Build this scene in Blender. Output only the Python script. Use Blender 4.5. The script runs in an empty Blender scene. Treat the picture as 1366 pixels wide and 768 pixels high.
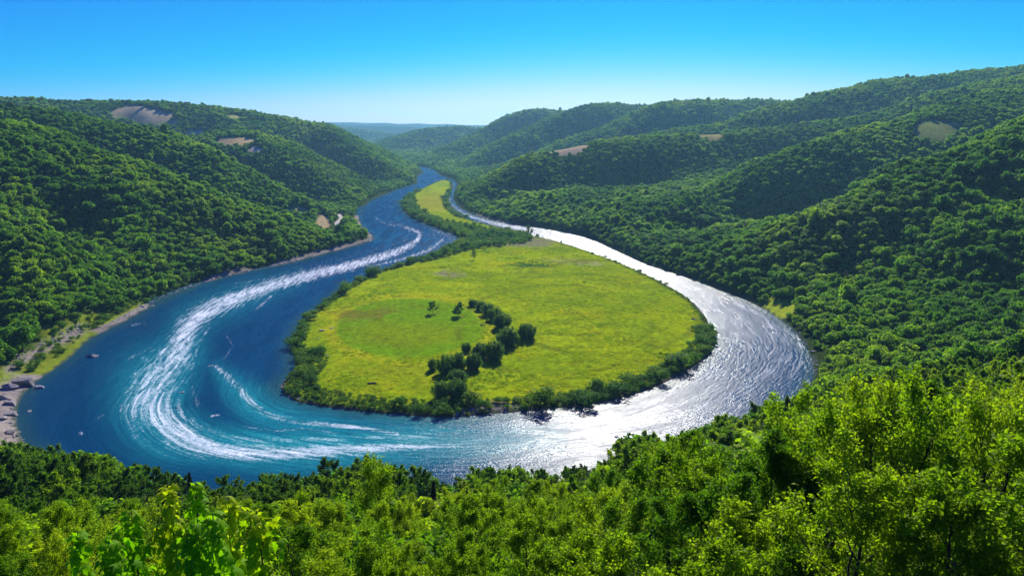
import bpy, math, random
import numpy as np
from mathutils import Vector

random.seed(7)
RNG = np.random.default_rng(11)
SC = bpy.context.scene
COL = SC.collection

# ------------------------------------------------------------------ camera model
H = 150.0                      # eye height above the river, metres
FPX = 975.0                    # focal length in pixels of the 1366 x 768 frame
PITCH = math.radians(12.5)
CP, SP = math.cos(PITCH), math.sin(PITCH)
SUN_AZ = math.radians(9.0)     # to the right of the view direction
SUN_EL = math.radians(32.5)


def ray(px, py):
    u = (px - 683.0) / FPX
    v = (384.0 - py) / FPX
    return u, CP + v * SP, -SP + v * CP


def at_depth(px, py, D):
    x, y, z = ray(px, py)
    t = D / y
    return (x * t, D, H + z * t)


def on_plane(px, py, z0=0.0):
    x, y, z = ray(px, py)
    t = (z0 - H) / z
    return (x * t, y * t)


def project(X, Y, Z):
    dz = Z - H
    fwd = Y * CP - dz * SP
    up = Y * SP + dz * CP
    fwd = np.maximum(fwd, 0.5)
    return 683.0 + FPX * X / fwd, 384.0 - FPX * up / fwd, fwd


# ------------------------------------------------------------------ numeric helpers
def hash2(ix, iy, seed):
    h = (ix.astype(np.int64) * 374761393 + iy.astype(np.int64) * 668265263 + seed * 974634777) & 0xFFFFFFFF
    h = ((h ^ (h >> 13)) * 1274126177) & 0xFFFFFFFF
    h = h ^ (h >> 16)
    return (h & 0xFFFF).astype(np.float64) / 65535.0


def vnoise(x, y, seed=0):
    x = np.asarray(x, float); y = np.asarray(y, float)
    ix = np.floor(x); iy = np.floor(y)
    fx = x - ix; fy = y - iy
    fx = fx * fx * (3 - 2 * fx); fy = fy * fy * (3 - 2 * fy)
    a = hash2(ix, iy, seed); b = hash2(ix + 1, iy, seed)
    c = hash2(ix, iy + 1, seed); d = hash2(ix + 1, iy + 1, seed)
    return (a + (b - a) * fx) * (1 - fy) + (c + (d - c) * fx) * fy


def fbm(x, y, seed=0, octaves=4):
    s, a, n = 0.0, 0.5, 0.0
    for i in range(octaves):
        s = s + a * vnoise(x, y, seed + i * 17); n += a
        x = x * 2.03 + 3.1; y = y * 2.03 - 1.7; a *= 0.5
    return s / n


def sstep(a, b, x):
    t = np.clip((x - a) / (b - a), 0, 1)
    return t * t * (3 - 2 * t)


def smax(a, b, k):
    h = np.clip(0.5 + 0.5 * (a - b) / k, 0, 1)
    return b + (a - b) * h + k * h * (1 - h)


def smin(a, b, k):
    return -smax(-a, -b, k)


def catmull(pts, n=4, closed=False):
    p = np.array(pts, float)
    out = []
    m = len(p)
    for i in range(m if closed else m - 1):
        p0 = p[(i - 1) % m] if closed or i > 0 else p[0]
        p1 = p[i]; p2 = p[(i + 1) % m]
        p3 = p[(i + 2) % m] if closed or i + 2 < m else p[-1]
        for j in range(n):
            t = j / n
            out.append(0.5 * (2 * p1 + (p2 - p0) * t + (2 * p0 - 5 * p1 + 4 * p2 - p3) * t * t
                              + (3 * p1 - p0 - 3 * p2 + p3) * t ** 3))
    if not closed:
        out.append(p[-1])
    return np.array(out)


def seg_dist(X, Y, pts, closed=False, extra=None):
    """distance to a polyline; with EXTRA (one row of values per vertex) also the values at the nearest point, the arc length and the side"""
    n = len(pts)
    best = np.full(X.shape, 1e18)
    val = None if extra is None else np.zeros(X.shape + (extra.shape[1],))
    arc = np.zeros(X.shape); side = np.zeros(X.shape)
    s0 = 0.0
    for i in range(n if closed else n - 1):
        a = pts[i]; b = pts[(i + 1) % n]
        dx, dy = b[0] - a[0], b[1] - a[1]
        L2 = dx * dx + dy * dy + 1e-12
        t = np.clip(((X - a[0]) * dx + (Y - a[1]) * dy) / L2, 0, 1)
        ex = X - (a[0] + t * dx); ey = Y - (a[1] + t * dy)
        d2 = ex * ex + ey * ey
        m = d2 < best
        best = np.where(m, d2, best)
        if extra is not None:
            e = extra[i][None, :] + t[..., None] * (extra[(i + 1) % n] - extra[i])[None, :]
            val = np.where(m[..., None], e, val)
            L = math.sqrt(L2)
            arc = np.where(m, s0 + t * L, arc)
            side = np.where(m, np.sign(dx * ey - dy * ex), side)
            s0 += L
    d = np.sqrt(best)
    return d if extra is None else (d, val, arc, side)


def inside(X, Y, pts):
    r = np.zeros(X.shape, bool)
    n = len(pts)
    for i in range(n):
        x1, y1 = pts[i]; x2, y2 = pts[(i + 1) % n]
        if y1 == y2:
            continue
        c = (y1 > Y) != (y2 > Y)
        r ^= c & (X < (x2 - x1) * (Y - y1) / (y2 - y1) + x1)
    return r


def sdist(X, Y, pts):
    """negative inside"""
    d = seg_dist(X, Y, pts, True)
    return np.where(inside(X, Y, pts), -d, d)


# ------------------------------------------------------------------ mesh helpers
def mesh_from(name, V, F, mat=None, smooth=False, attrs=None):
    """V n x 3, F m x 3 or m x 4 arrays"""
    V = np.asarray(V, np.float32); F = np.asarray(F, np.int32)
    me = bpy.data.meshes.new(name)
    k = F.shape[1]
    me.vertices.add(len(V)); me.vertices.foreach_set('co', V.ravel())
    me.loops.add(F.size); me.loops.foreach_set('vertex_index', F.ravel())
    me.polygons.add(len(F))
    me.polygons.foreach_set('loop_start', np.arange(0, F.size, k, dtype=np.int32))
    me.polygons.foreach_set('loop_total', np.full(len(F), k, np.int32))
    if smooth:
        me.polygons.foreach_set('use_smooth', np.ones(len(F), bool))
    for an, (typ, dom, arr) in (attrs or {}).items():
        at = me.attributes.new(an, typ, dom)
        key = {'FLOAT': 'value', 'FLOAT_VECTOR': 'vector', 'FLOAT_COLOR': 'color'}[typ]
        at.data.foreach_set(key, np.asarray(arr, np.float32).ravel())
    me.update(calc_edges=True)
    me.validate()
    if mat is not None:
        me.materials.append(mat)
    return me


def link(name, me, parent=None, loc=None):
    o = bpy.data.objects.new(name, me)
    COL.objects.link(o)
    if parent is not None:
        o.parent = parent
    if loc is not None:
        o.location = loc
    return o


def tag(o, label=None, cat=None, group=None, kind=None):
    if label: o['label'] = label
    if cat: o['category'] = cat
    if group: o['group'] = group
    if kind: o['kind'] = kind
    return o


def copy_thing(root):
    c = root.copy(); COL.objects.link(c)
    for ch in root.children:
        k = ch.copy(); COL.objects.link(k); k.parent = c
    return c


ONES = 'zeroth first second third fourth fifth sixth seventh eighth ninth tenth eleventh twelfth thirteenth fourteenth fifteenth sixteenth seventeenth eighteenth nineteenth'.split()
TENS = {20: 'twent', 30: 'thirt', 40: 'fort', 50: 'fift', 60: 'sixt', 70: 'sevent', 80: 'eight', 90: 'ninet'}


def nth(n):
    if n < 20: return ONES[n]
    t, r = n // 10 * 10, n % 10
    return TENS[t] + ('ieth' if r == 0 else 'y-' + ONES[r])


# ------------------------------------------------------------------ materials
def new_mat(name):
    m = bpy.data.materials.new(name)
    m.use_nodes = True
    nt = m.node_tree
    nt.nodes.clear()
    out = nt.nodes.new('ShaderNodeOutputMaterial')
    return m, nt, out


def N(nt, typ, **kw):
    n = nt.nodes.new(typ)
    for k, v in kw.items():
        if k == 'inp':
            for kk, vv in v.items():
                n.inputs[kk].default_value = vv
        else:
            setattr(n, k, v)
    return n


def L(nt, a, b):
    nt.links.new(a, b)


def math_node(nt, op, a, b=None, c=None, clamp=False):
    n = N(nt, 'ShaderNodeMath', operation=op, use_clamp=clamp)
    for i, v in enumerate((a, b, c)):
        if v is None: continue
        if isinstance(v, (int, float)): n.inputs[i].default_value = v
        else: L(nt, v, n.inputs[i])
    return n.outputs[0]


def ramp(nt, fac, stops):
    r = N(nt, 'ShaderNodeValToRGB')
    el = r.color_ramp.elements
    while len(el) < len(stops): el.new(0.5)
    for e, (p, c) in zip(el, stops):
        e.position = p; e.color = (*c, 1) if len(c) == 3 else c
    L(nt, fac, r.inputs[0])
    return r.outputs[0]


def mixc(nt, fac, a, b, blend='MIX'):
    n = N(nt, 'ShaderNodeMix', data_type='RGBA', blend_type=blend)
    for i, v in ((0, fac), (6, a), (7, b)):
        if isinstance(v, (int, float)): n.inputs[i].default_value = v
        elif isinstance(v, tuple): n.inputs[i].default_value = (*v, 1)
        else: L(nt, v, n.inputs[i])
    return n.outputs[2]


def leaf_material(name, dark, mid, light, trans=0.4, tcol=None, scale_patch=0.0075):
    """green leaves, thin enough that the sun shines through them"""
    m, nt, out = new_mat(name)
    info = N(nt, 'ShaderNodeObjectInfo')
    ln = N(nt, 'ShaderNodeTexNoise', inp={'Scale': scale_patch, 'Detail': 2.0})
    L(nt, info.outputs['Location'], ln.inputs['Vector'])
    att = N(nt, 'ShaderNodeAttribute', attribute_name='tint')
    f = math_node(nt, 'MULTIPLY', info.outputs['Random'], 0.42)
    f = math_node(nt, 'MULTIPLY_ADD', att.outputs['Fac'], 0.33, f)
    f2 = math_node(nt, 'MULTIPLY_ADD', ln.outputs['Fac'], 1.7, -0.73)
    f = math_node(nt, 'ADD', f, f2, clamp=True)
    col = ramp(nt, f, [(0.0, dark), (0.5, mid), (1.0, light)])
    dif = N(nt, 'ShaderNodeBsdfPrincipled', inp={'Roughness': 0.6, 'Specular IOR Level': 0.06})
    L(nt, col, dif.inputs['Base Color'])
    tr = N(nt, 'ShaderNodeBsdfTranslucent')
    tc = mixc(nt, 1.0, col, tcol or (1.5, 1.55, 0.6), 'MULTIPLY')
    L(nt, tc, tr.inputs['Color'])
    mx = N(nt, 'ShaderNodeMixShader', inp={0: trans})
    L(nt, dif.outputs[0], mx.inputs[1]); L(nt, tr.outputs[0], mx.inputs[2])
    L(nt, mx.outputs[0], out.inputs[0])
    return m


M = {}
M['leaf_bright'] = leaf_material('bright_leaves', (0.115, 0.225, 0.007), (0.205, 0.335, 0.008), (0.36, 0.44, 0.013), 0.58)
M['leaf_mid'] = leaf_material('green_leaves', (0.050, 0.14, 0.007), (0.105, 0.225, 0.007), (0.20, 0.30, 0.010), 0.57)
M['leaf_dark'] = leaf_material('dark_leaves', (0.028, 0.085, 0.008), (0.055, 0.135, 0.009), (0.09, 0.18, 0.010), 0.5)
M['leaf_forest'] = leaf_material('forest_leaves', (0.026, 0.105, 0.005), (0.110, 0.265, 0.005), (0.29, 0.42, 0.007), 0.57)
M['leaf_bush'] = leaf_material('bush_leaves', (0.03, 0.11, 0.008), (0.07, 0.175, 0.007), (0.16, 0.25, 0.009), 0.48, scale_patch=0.02)
M['leaf_sapling'] = leaf_material('sapling_leaves', (0.07, 0.24, 0.004), (0.16, 0.36, 0.004), (0.46, 0.44, 0.01), 0.55)
M['needle'] = leaf_material('spruce_needles', (0.008, 0.025, 0.010), (0.012, 0.035, 0.012), (0.018, 0.045, 0.014), 0.1)


def bark_material():
    m, nt, out = new_mat('bark')
    tc = N(nt, 'ShaderNodeTexCoord')
    mp = N(nt, 'ShaderNodeMapping', inp={'Scale': (14, 14, 3)})
    L(nt, tc.outputs['Object'], mp.inputs['Vector'])
    n = N(nt, 'ShaderNodeTexNoise', inp={'Scale': 1.0, 'Detail': 5.0})
    L(nt, mp.outputs[0], n.inputs['Vector'])
    c = ramp(nt, n.outputs['Fac'], [(0.3, (0.018, 0.013, 0.010)), (0.7, (0.075, 0.055, 0.042))])
    b = N(nt, 'ShaderNodeBsdfPrincipled', inp={'Roughness': 0.9})
    L(nt, c, b.inputs['Base Color'])
    bp = N(nt, 'ShaderNodeBump', inp={'Strength': 0.6, 'Distance': 0.03})
    L(nt, n.outputs['Fac'], bp.inputs['Height']); L(nt, bp.outputs[0], b.inputs['Normal'])
    L(nt, b.outputs[0], out.inputs[0])
    return m


M['bark'] = bark_material()


def rock_material(name, a, b_, scale):
    m, nt, out = new_mat(name)
    tc = N(nt, 'ShaderNodeTexCoord')
    info = N(nt, 'ShaderNodeObjectInfo')
    n = N(nt, 'ShaderNodeTexNoise', inp={'Scale': scale, 'Detail': 8.0, 'Roughness': 0.65})
    L(nt, tc.outputs['Object'], n.inputs['Vector'])
    f = math_node(nt, 'MULTIPLY_ADD', info.outputs['Random'], 0.4, math_node(nt, 'ADD', n.outputs['Fac'], -0.2))
    c = ramp(nt, f, [(0.25, a), (0.75, b_)])
    bs = N(nt, 'ShaderNodeBsdfPrincipled', inp={'Roughness': 0.85})
    L(nt, c, bs.inputs['Base Color'])
    bp = N(nt, 'ShaderNodeBump', inp={'Strength': 0.7, 'Distance': 0.2})
    L(nt, n.outputs['Fac'], bp.inputs['Height']); L(nt, bp.outputs[0], bs.inputs['Normal'])
    L(nt, bs.outputs[0], out.inputs[0])
    return m


M['rock'] = rock_material('grey_rock', (0.09, 0.082, 0.07), (0.37, 0.34, 0.29), 1.6)
M['wood'] = rock_material('weathered_wood', (0.03, 0.02, 0.015), (0.10, 0.07, 0.05), 3.0)


def ground_material(name, noise_scale, contrast, bump_d, bump_scale):
    """ground whose cover (grass, gravel, soil) is stored per vertex in the attribute 'cover'"""
    m, nt, out = new_mat(name)
    at = N(nt, 'ShaderNodeAttribute', attribute_name='cover')
    geo = N(nt, 'ShaderNodeNewGeometry')
    n = N(nt, 'ShaderNodeTexNoise', inp={'Scale': noise_scale, 'Detail': 9.0, 'Roughness': 0.7})
    L(nt, geo.outputs['Position'], n.inputs['Vector'])
    k = N(nt, 'ShaderNodeMapRange', inp={1: 0.25, 2: 0.75, 3: 1 - contrast, 4: 1 + contrast})
    L(nt, n.outputs['Fac'], k.inputs[0])
    cc = N(nt, 'ShaderNodeCombineColor')
    for i in range(3): L(nt, k.outputs[0], cc.inputs[i])
    c = mixc(nt, 1.0, at.outputs['Color'], cc.outputs[0], 'MULTIPLY')
    b = N(nt, 'ShaderNodeBsdfPrincipled', inp={'Roughness': 0.95, 'Specular IOR Level': 0.0})
    L(nt, c, b.inputs['Base Color'])
    n2 = N(nt, 'ShaderNodeTexNoise', inp={'Scale': bump_scale, 'Detail': 4.0, 'Roughness': 0.6})
    L(nt, geo.outputs['Position'], n2.inputs['Vector'])
    bp = N(nt, 'ShaderNodeBump', inp={'Strength': 1.0, 'Distance': bump_d})
    L(nt, n2.outputs['Fac'], bp.inputs['Height']); L(nt, bp.outputs[0], b.inputs['Normal'])
    L(nt, b.outputs[0], out.inputs[0])
    return m


M['terrain'] = ground_material('terrain_cover', 0.25, 0.45, 0.5, 0.6)
M['meadow'] = ground_material('meadow_grass', 0.28, 0.6, 0.8, 0.9)


def water_material():
    m, nt, out = new_mat('river_water')
    geo = N(nt, 'ShaderNodeNewGeometry')
    foam = N(nt, 'ShaderNodeAttribute', attribute_name='foam')
    aer = N(nt, 'ShaderNodeAttribute', attribute_name='aerate')
    shal = N(nt, 'ShaderNodeAttribute', attribute_name='shallow')
    flow = N(nt, 'ShaderNodeAttribute', attribute_name='flow')
    # long streaks drawn out along the current
    mp = N(nt, 'ShaderNodeMapping', inp={'Scale': (0.045, 0.40, 1.0)})
    L(nt, flow.outputs['Vector'], mp.inputs['Vector'])
    st = N(nt, 'ShaderNodeTexNoise', inp={'Scale': 1.0, 'Detail': 7.0, 'Roughness': 0.68, 'Distortion': 0.6})
    L(nt, mp.outputs[0], st.inputs['Vector'])
    fine = N(nt, 'ShaderNodeTexNoise', inp={'Scale': 0.55, 'Detail': 5.0, 'Roughness': 0.7, 'Distortion': 0.8})
    L(nt, geo.outputs['Position'], fine.inputs['Vector'])
    nmix = math_node(nt, 'ADD', math_node(nt, 'MULTIPLY', st.outputs['Fac'], 0.62), math_node(nt, 'MULTIPLY', fine.outputs['Fac'], 0.38))
    nmix = math_node(nt, 'MULTIPLY_ADD', nmix, 1.9, -0.45)
    # foam and painted glare streaks where the mask beats the noise
    thr = math_node(nt, 'SUBTRACT', 0.82, math_node(nt, 'MULTIPLY', foam.outputs['Fac'], 0.56))
    fm = N(nt, 'ShaderNodeMapRange', interpolation_type='SMOOTHSTEP')
    L(nt, nmix, fm.inputs[0]); L(nt, thr, fm.inputs[1])
    L(nt, math_node(nt, 'ADD', thr, 0.42), fm.inputs[2])
    # water colour
    deep = mixc(nt, shal.outputs['Fac'], (0.0018, 0.040, 0.085), (0.018, 0.065, 0.060))
    aerf = math_node(nt, 'MULTIPLY', aer.outputs['Fac'], math_node(nt, 'MULTIPLY_ADD', nmix, 1.5, -0.15, clamp=True), clamp=True)
    col = mixc(nt, aerf, deep, (0.02, 0.38, 0.34))
    col = mixc(nt, fm.outputs[0], col, (0.75, 0.80, 0.76))
    b = N(nt, 'ShaderNodeBsdfPrincipled', inp={'IOR': 1.333, 'Specular IOR Level': 0.18})
    L(nt, col, b.inputs['Base Color'])
    mp3 = N(nt, 'ShaderNodeMapping', inp={'Scale': (0.018, 0.085, 1.0)})      # slicks and ruffled lanes drawn along the current
    L(nt, flow.outputs['Vector'], mp3.inputs['Vector'])
    ln = N(nt, 'ShaderNodeTexNoise', inp={'Scale': 1.0, 'Detail': 6.0, 'Roughness': 0.6, 'Distortion': 0.9})
    L(nt, mp3.outputs[0], ln.inputs['Vector'])
    lane = N(nt, 'ShaderNodeMapRange', interpolation_type='SMOOTHSTEP', inp={1: 0.40, 2: 0.60, 3: 0.20, 4: 0.36})
    L(nt, ln.outputs['Fac'], lane.inputs[0])
    rg = math_node(nt, 'MULTIPLY_ADD', fm.outputs[0], 0.4, lane.outputs[0], clamp=True)
    L(nt, rg, b.inputs['Roughness'])
    # ripples: short chop plus longer current lines
    mp2 = N(nt, 'ShaderNodeMapping', inp={'Scale': (0.16, 0.55, 1.0)})
    L(nt, flow.outputs['Vector'], mp2.inputs['Vector'])
    w1 = N(nt, 'ShaderNodeTexNoise', inp={'Scale': 1.0, 'Detail': 5.0, 'Roughness': 0.62, 'Distortion': 0.5})
    L(nt, mp2.outputs[0], w1.inputs['Vector'])
    w2 = N(nt, 'ShaderNodeTexNoise', inp={'Scale': 0.9, 'Detail': 3.0, 'Roughness': 0.6})
    L(nt, geo.outputs['Position'], w2.inputs['Vector'])
    hgt = math_node(nt, 'ADD', math_node(nt, 'MULTIPLY', w1.outputs['Fac'], 0.9), math_node(nt, 'MULTIPLY', w2.outputs['Fac'], 0.45))
    hgt = math_node(nt, 'MULTIPLY_ADD', fm.outputs[0], 0.25, hgt)
    tg = N(nt, 'ShaderNodeCombineXYZ', inp={1: 1.0})
    L(nt, tg.outputs[0], b.inputs['Tangent']); b.inputs['Anisotropic'].default_value = 0.90
    bp = N(nt, 'ShaderNodeBump', inp={'Strength': 1.0, 'Distance': 0.38})
    L(nt, hgt, bp.inputs['Height']); L(nt, bp.outputs[0], b.inputs['Normal'])
    L(nt, b.outputs[0], out.inputs[0])
    return m


M['water'] = water_material()

# ------------------------------------------------------------------ river plan
outer_px = [(565, 228), (556, 236), (555, 245), (525, 255), (495, 267), (479, 284), (482, 302), (497, 316), (488, 323),
            (440, 336), (380, 352), (300, 369), (230, 393), (165, 428), (118, 452), (84, 482), (36, 516), (18, 548), (22, 580), (44, 604),
            (110, 636), (220, 660), (350, 668), (560, 668), (700, 655), (850, 615), (970, 585), (1060, 540), (1086, 510),
            (1088, 486), (1075, 457), (1050, 431), (1010, 406), (960, 386), (905, 366), (862, 352), (820, 333), (780, 316), (720, 304),
            (660, 295), (623, 282), (606, 267), (608, 252), (609, 244), (600, 238), (588, 234), (582, 230), (570, 224), (548, 221), (530, 219), (528, 222), (548, 224)]
island_px = [(599, 241), (586, 241), (550, 258), (537, 269), (541, 285), (572, 300), (614, 317), (602, 328), (566, 345), (540, 352),
             (510, 361), (470, 378), (437, 401), (411, 420), (393, 444), (388, 466), (394, 490), (380, 506), (374, 520), (400, 537), (460, 546),
             (530, 553), (600, 557), (650, 553), (730, 546), (790, 540), (860, 522), (905, 501), (940, 479), (956, 458), (951, 440), (936, 415),
             (914, 395), (880, 375), (840, 356), (790, 337), (740, 321), (700, 312), (650, 300), (614, 287), (598, 271), (603, 256), (604, 245)]
OUTER = catmull([on_plane(*p) for p in outer_px], 3, True)
ISLAND = catmull([on_plane(*p) for p in island_px], 3, True)
def hull(p):
    p = sorted(map(tuple, p)); out = []
    for seq in (p, p[::-1]):
        h = []
        for q in seq:
            while len(h) > 1 and (h[-1][0] - h[-2][0]) * (q[1] - h[-2][1]) - (h[-1][1] - h[-2][1]) * (q[0] - h[-2][0]) <= 0: h.pop()
            h.append(q)
        out += h[:-1]
    return np.array(out)


FLOW = hull(ISLAND)                            # the current runs round the island
FLOW = np.vstack([FLOW, FLOW[:1]])


def wdist(X, Y):
    """distance from the water: positive on land, negative in the river"""
    return np.maximum(sdist(X, Y, OUTER), -sdist(X, Y, ISLAND))


# ------------------------------------------------------------------ terrain
def crest(pts):
    return catmull([at_depth(px, py, d) for px, py, d in pts], 3)


SPURS = [  # crest line (pixel, pixel, distance), side slope
    (crest([(-240, 225, 690), (-90, 262, 650), (0, 296, 620), (40, 330, 600), (78, 366, 580)]), 0.48),
    (crest([(-260, 150, 660), (-120, 158, 720), (0, 166, 790), (102, 191, 820), (203, 225, 850), (305, 272, 880), (389, 301, 905), (436, 322, 920)]), 0.44),
    (crest([(-200, 128, 1020), (0, 144, 1120), (85, 153, 1140), (162, 170, 1160), (257, 191, 1190), (338, 228, 1215), (423, 270, 1235), (452, 290, 1240)]), 0.40),
    (crest([(-300, 118, 1900), (0, 131, 1980), (98, 133, 2000), (169, 137, 2050), (271, 143, 2120), (338, 151, 2200), (389, 158, 2250), (414, 166, 2260), (471, 169, 2250), (492, 179, 2200), (522, 196, 2120), (549, 213, 2060), (556, 230, 2030)]), 0.34),
    (crest([(300, 175, 1650), (370, 190, 1620), (430, 215, 1560), (478, 245, 1480), (500, 262, 1440)]), 0.36),
    (crest([(1510, 118, 880), (1420, 150, 800), (1366, 176, 760), (1292, 204, 725), (1204, 246, 710), (1093, 285, 735), (982, 323, 785), (925, 345, 815)]), 0.33),
    (crest([(1500, 92, 1600), (1330, 128, 1400), (1204, 162, 1250), (1115, 188, 1200), (1008, 225, 1120), (915, 260, 1050), (849, 292, 985), (822, 312, 955)]), 0.40),
    (crest([(1560, 60, 1800), (1366, 105, 1720), (1270, 121, 1700), (1204, 138, 1690), (1150, 156, 1680), (1070, 167, 1670), (937, 178, 1650), (804, 191, 1620), (718, 205, 1580), (668, 223, 1545), (627, 244, 1500), (612, 262, 1470)]), 0.38),
    (crest([(1600, 60, 2250), (1366, 90, 2200), (1292, 98, 2150), (1239, 105, 2120), (1181, 107, 2100), (1137, 116, 2080), (1035, 140, 2050), (960, 158, 2010), (880, 176, 1980), (800, 196, 1960)]), 0.36),
    (crest([(1100, 140, 2750), (1000, 133, 2700), (937, 136, 2650), (871, 138, 2600), (826, 153, 2540), (760, 180, 2450), (680, 212, 2330), (625, 230, 2250)]), 0.38),
    (crest([(900, 150, 3100), (848, 140, 3050), (803, 137, 3000), (779, 140, 2960), (735, 159, 2880), (685, 183, 2740), (637, 206, 2560), (596, 225, 2400)]), 0.38),
    (crest([(820, 155, 3700), (746, 147, 3600), (712, 145, 3550), (685, 151, 3500), (651, 168, 3420), (617, 191, 3250), (575, 213, 2950), (560, 222, 2750)]), 0.40),
    (crest([(760, 166, 4700), (644, 170, 4600), (617, 168, 4550), (583, 169, 4450), (542, 179, 4250), (515, 190, 4000), (490, 205, 3700)]), 0.32),
    (crest([(330, 172, 6800), (420, 170, 6600), (470, 171, 6500), (500, 174, 6400), (530, 181, 6100), (560, 192, 5700)]), 0.25),
    (crest([(-500, 158, 11500), (100, 160, 11500), (330, 160, 11500), (410, 161, 11400), (470, 162, 11300), (520, 163, 11200), (570, 164, 11100), (620, 165.5, 11000), (700, 166, 11000), (1000, 164, 11000), (1900, 160, 11000)]), 0.12),
    (crest([(300, 166, 8800), (440, 166, 8700), (520, 167.5, 8500), (600, 172, 8200), (680, 176, 8000)]), 0.12),
]
HOLLOWS = [(1030, 268, 1020, 95, 42), (940, 300, 950, 60, 26), (1250, 215, 960, 90, 34), (1160, 250, 880, 60, 20), (1330, 260, 640, 70, 24), (1180, 330, 620, 55, 16),
           (150, 262, 735, 75, 40), (40, 330, 690, 60, 26), (290, 300, 800, 60, 30), (200, 330, 640, 50, 16), (410, 262, 1330, 90, 44), (250, 225, 1060, 80, 34), (120, 190, 1000, 80, 30), (470, 225, 1820, 110, 45),
           (840, 228, 1400, 95, 40), (1110, 192, 1450, 110, 40), (720, 245, 1420, 70, 26), (980, 172, 1900, 130, 50), (660, 190, 2500, 150, 60), (780, 168, 2650, 160, 60), (880, 160, 2300, 140, 50)]
FORE_D = [-60, 0, 12, 30, 78, 127, 176, 216, 240, 251, 258, 266, 285, 330, 460]
FORE_Z = [0, 0.3, 3.5, 16, 44, 65, 90, 111, 123, 130, 137.5, 141.6, 146, 150, 160]


def terrain_height(X, Y, dw):
    z = np.where(X < 0, np.minimum(2.0 + 0.05 * np.maximum(dw, 0), 14.0), 2.0 + 60.0 * (1 - np.exp(-np.maximum(dw, 0) * 0.30 / 60.0)))
    for k, (pts, s) in enumerate(SPURS):
        d, v, arc, side = seg_dist(X, Y, pts[:, :2], False, pts[:, 2:3])
        rib = fbm(arc / 95.0 + 7.3 * k + 0.4 * side, d / 420.0, 40 + k, 3) - 0.5
        ss = s * (1 + 0.25 * (fbm(X / 300.0, Y / 300.0, 90 + k, 2) - 0.5))
        c = v[..., 0] - ss * 1.6 * (np.sqrt(d * d + 80.0 ** 2) - 80.0) + rib * np.minimum(d / 110.0, 1.0) * 72.0
        z = smax(z, c, 9.0)
    for px, py, D, r, dep in HOLLOWS:
        hx, hy, _hz = at_depth(px, py, D)
        z = z - dep * np.exp(-((X - hx) ** 2 + ((Y - hy) * 1.15) ** 2) / (r * r))
    # the hill the camera stands on falls to the near shore
    w = 1 - sstep(330.0, 430.0, Y + 0.12 * np.abs(X))
    fore = (np.interp(dw, FORE_D, FORE_Z) - np.interp(dw, [244, 251, 258, 266, 300], [0, 3.2, 6.5, 6.6, 0]) * sstep(-1.0, 5.0, X)) * w
    z = smax(z, fore, 4.0)
    z = z + (fbm(X / 38.0, Y / 38.0, 5, 3) - 0.5) * 7.0 * sstep(15, 90, dw) * sstep(60, 200, Y)
    slope = np.where(X < 0, 0.42, 0.5)
    flat = np.where((X < -170) & (Y < 640), 14.0, 4.0)
    bank = 1.2 + np.maximum(dw - flat, 0) * slope * 1.25 + 0.05 * np.maximum(dw, 0)
    z = smin(z, np.where(w > 0.5, 1e4, bank), 3.0)
    z = np.where(dw < 6, np.minimum(z, -3.0 + 3.9 * sstep(-12, 3, dw) + 0.2 * np.maximum(dw, 0)), z)
    return z


APEX = 200.0
NR, NC = 620, 600
GR = np.linspace(math.log(110.0), math.log(14500.0), NR)
GK = np.linspace(-1.18, 1.18, NC)
RR, KK = np.meshgrid(np.exp(GR), GK, indexing='ij')
TX, TY = RR * KK, RR - APEX
near = RR < 3400
DW = np.full(TX.shape, 900.0)
DW[near] = sdist(TX[near], TY[near], OUTER)           # the river bed runs on under the meadow
DI = np.full(TX.shape, 900.0)
DI[near] = sdist(TX[near], TY[near], ISLAND)
TZ = terrain_height(TX, TY, DW)
for _i in range(10):                                          # wear the creases down, away from the shores
    P_ = np.pad(TZ, 1, mode='edge')
    B_ = (P_[:-2, 1:-1] + P_[2:, 1:-1] + P_[1:-1, :-2] + P_[1:-1, 2:] + 2 * TZ) / 6.0
    TZ = TZ + (B_ - TZ) * sstep(14, 40, DW) * sstep(30, 120, TY)


def sample(A, X, Y):
    r = np.maximum(Y + APEX, 111.0)
    fi = np.clip((np.log(r) - GR[0]) / (GR[1] - GR[0]), 0, NR - 1.001)
    fj = np.clip((X / r - GK[0]) / (GK[1] - GK[0]), 0, NC - 1.001)
    i = fi.astype(int); j = fj.astype(int); a = fi - i; b = fj - j
    return (A[i, j] * (1 - a) * (1 - b) + A[i + 1, j] * a * (1 - b) + A[i, j + 1] * (1 - a) * b + A[i + 1, j + 1] * a * b)


def ground(X, Y):
    return sample(TZ, np.asarray(X, float), np.asarray(Y, float))


# what covers the ground
PX, PY, _f = project(TX, TY, TZ)


def blob(cx, cy, rx, ry, d0, d1, seed=3, rough=0.5):
    q = np.sqrt(((PX - cx) / (rx * 1.15)) ** 2 + ((PY - cy) / (ry * 1.35)) ** 2) + rough * (fbm(TX / 40.0, TY / 40.0, seed, 3) - 0.5) * 2
    return (1 - sstep(0.85, 1.05, q)) * ((TY > d0) & (TY < d1))


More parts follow.
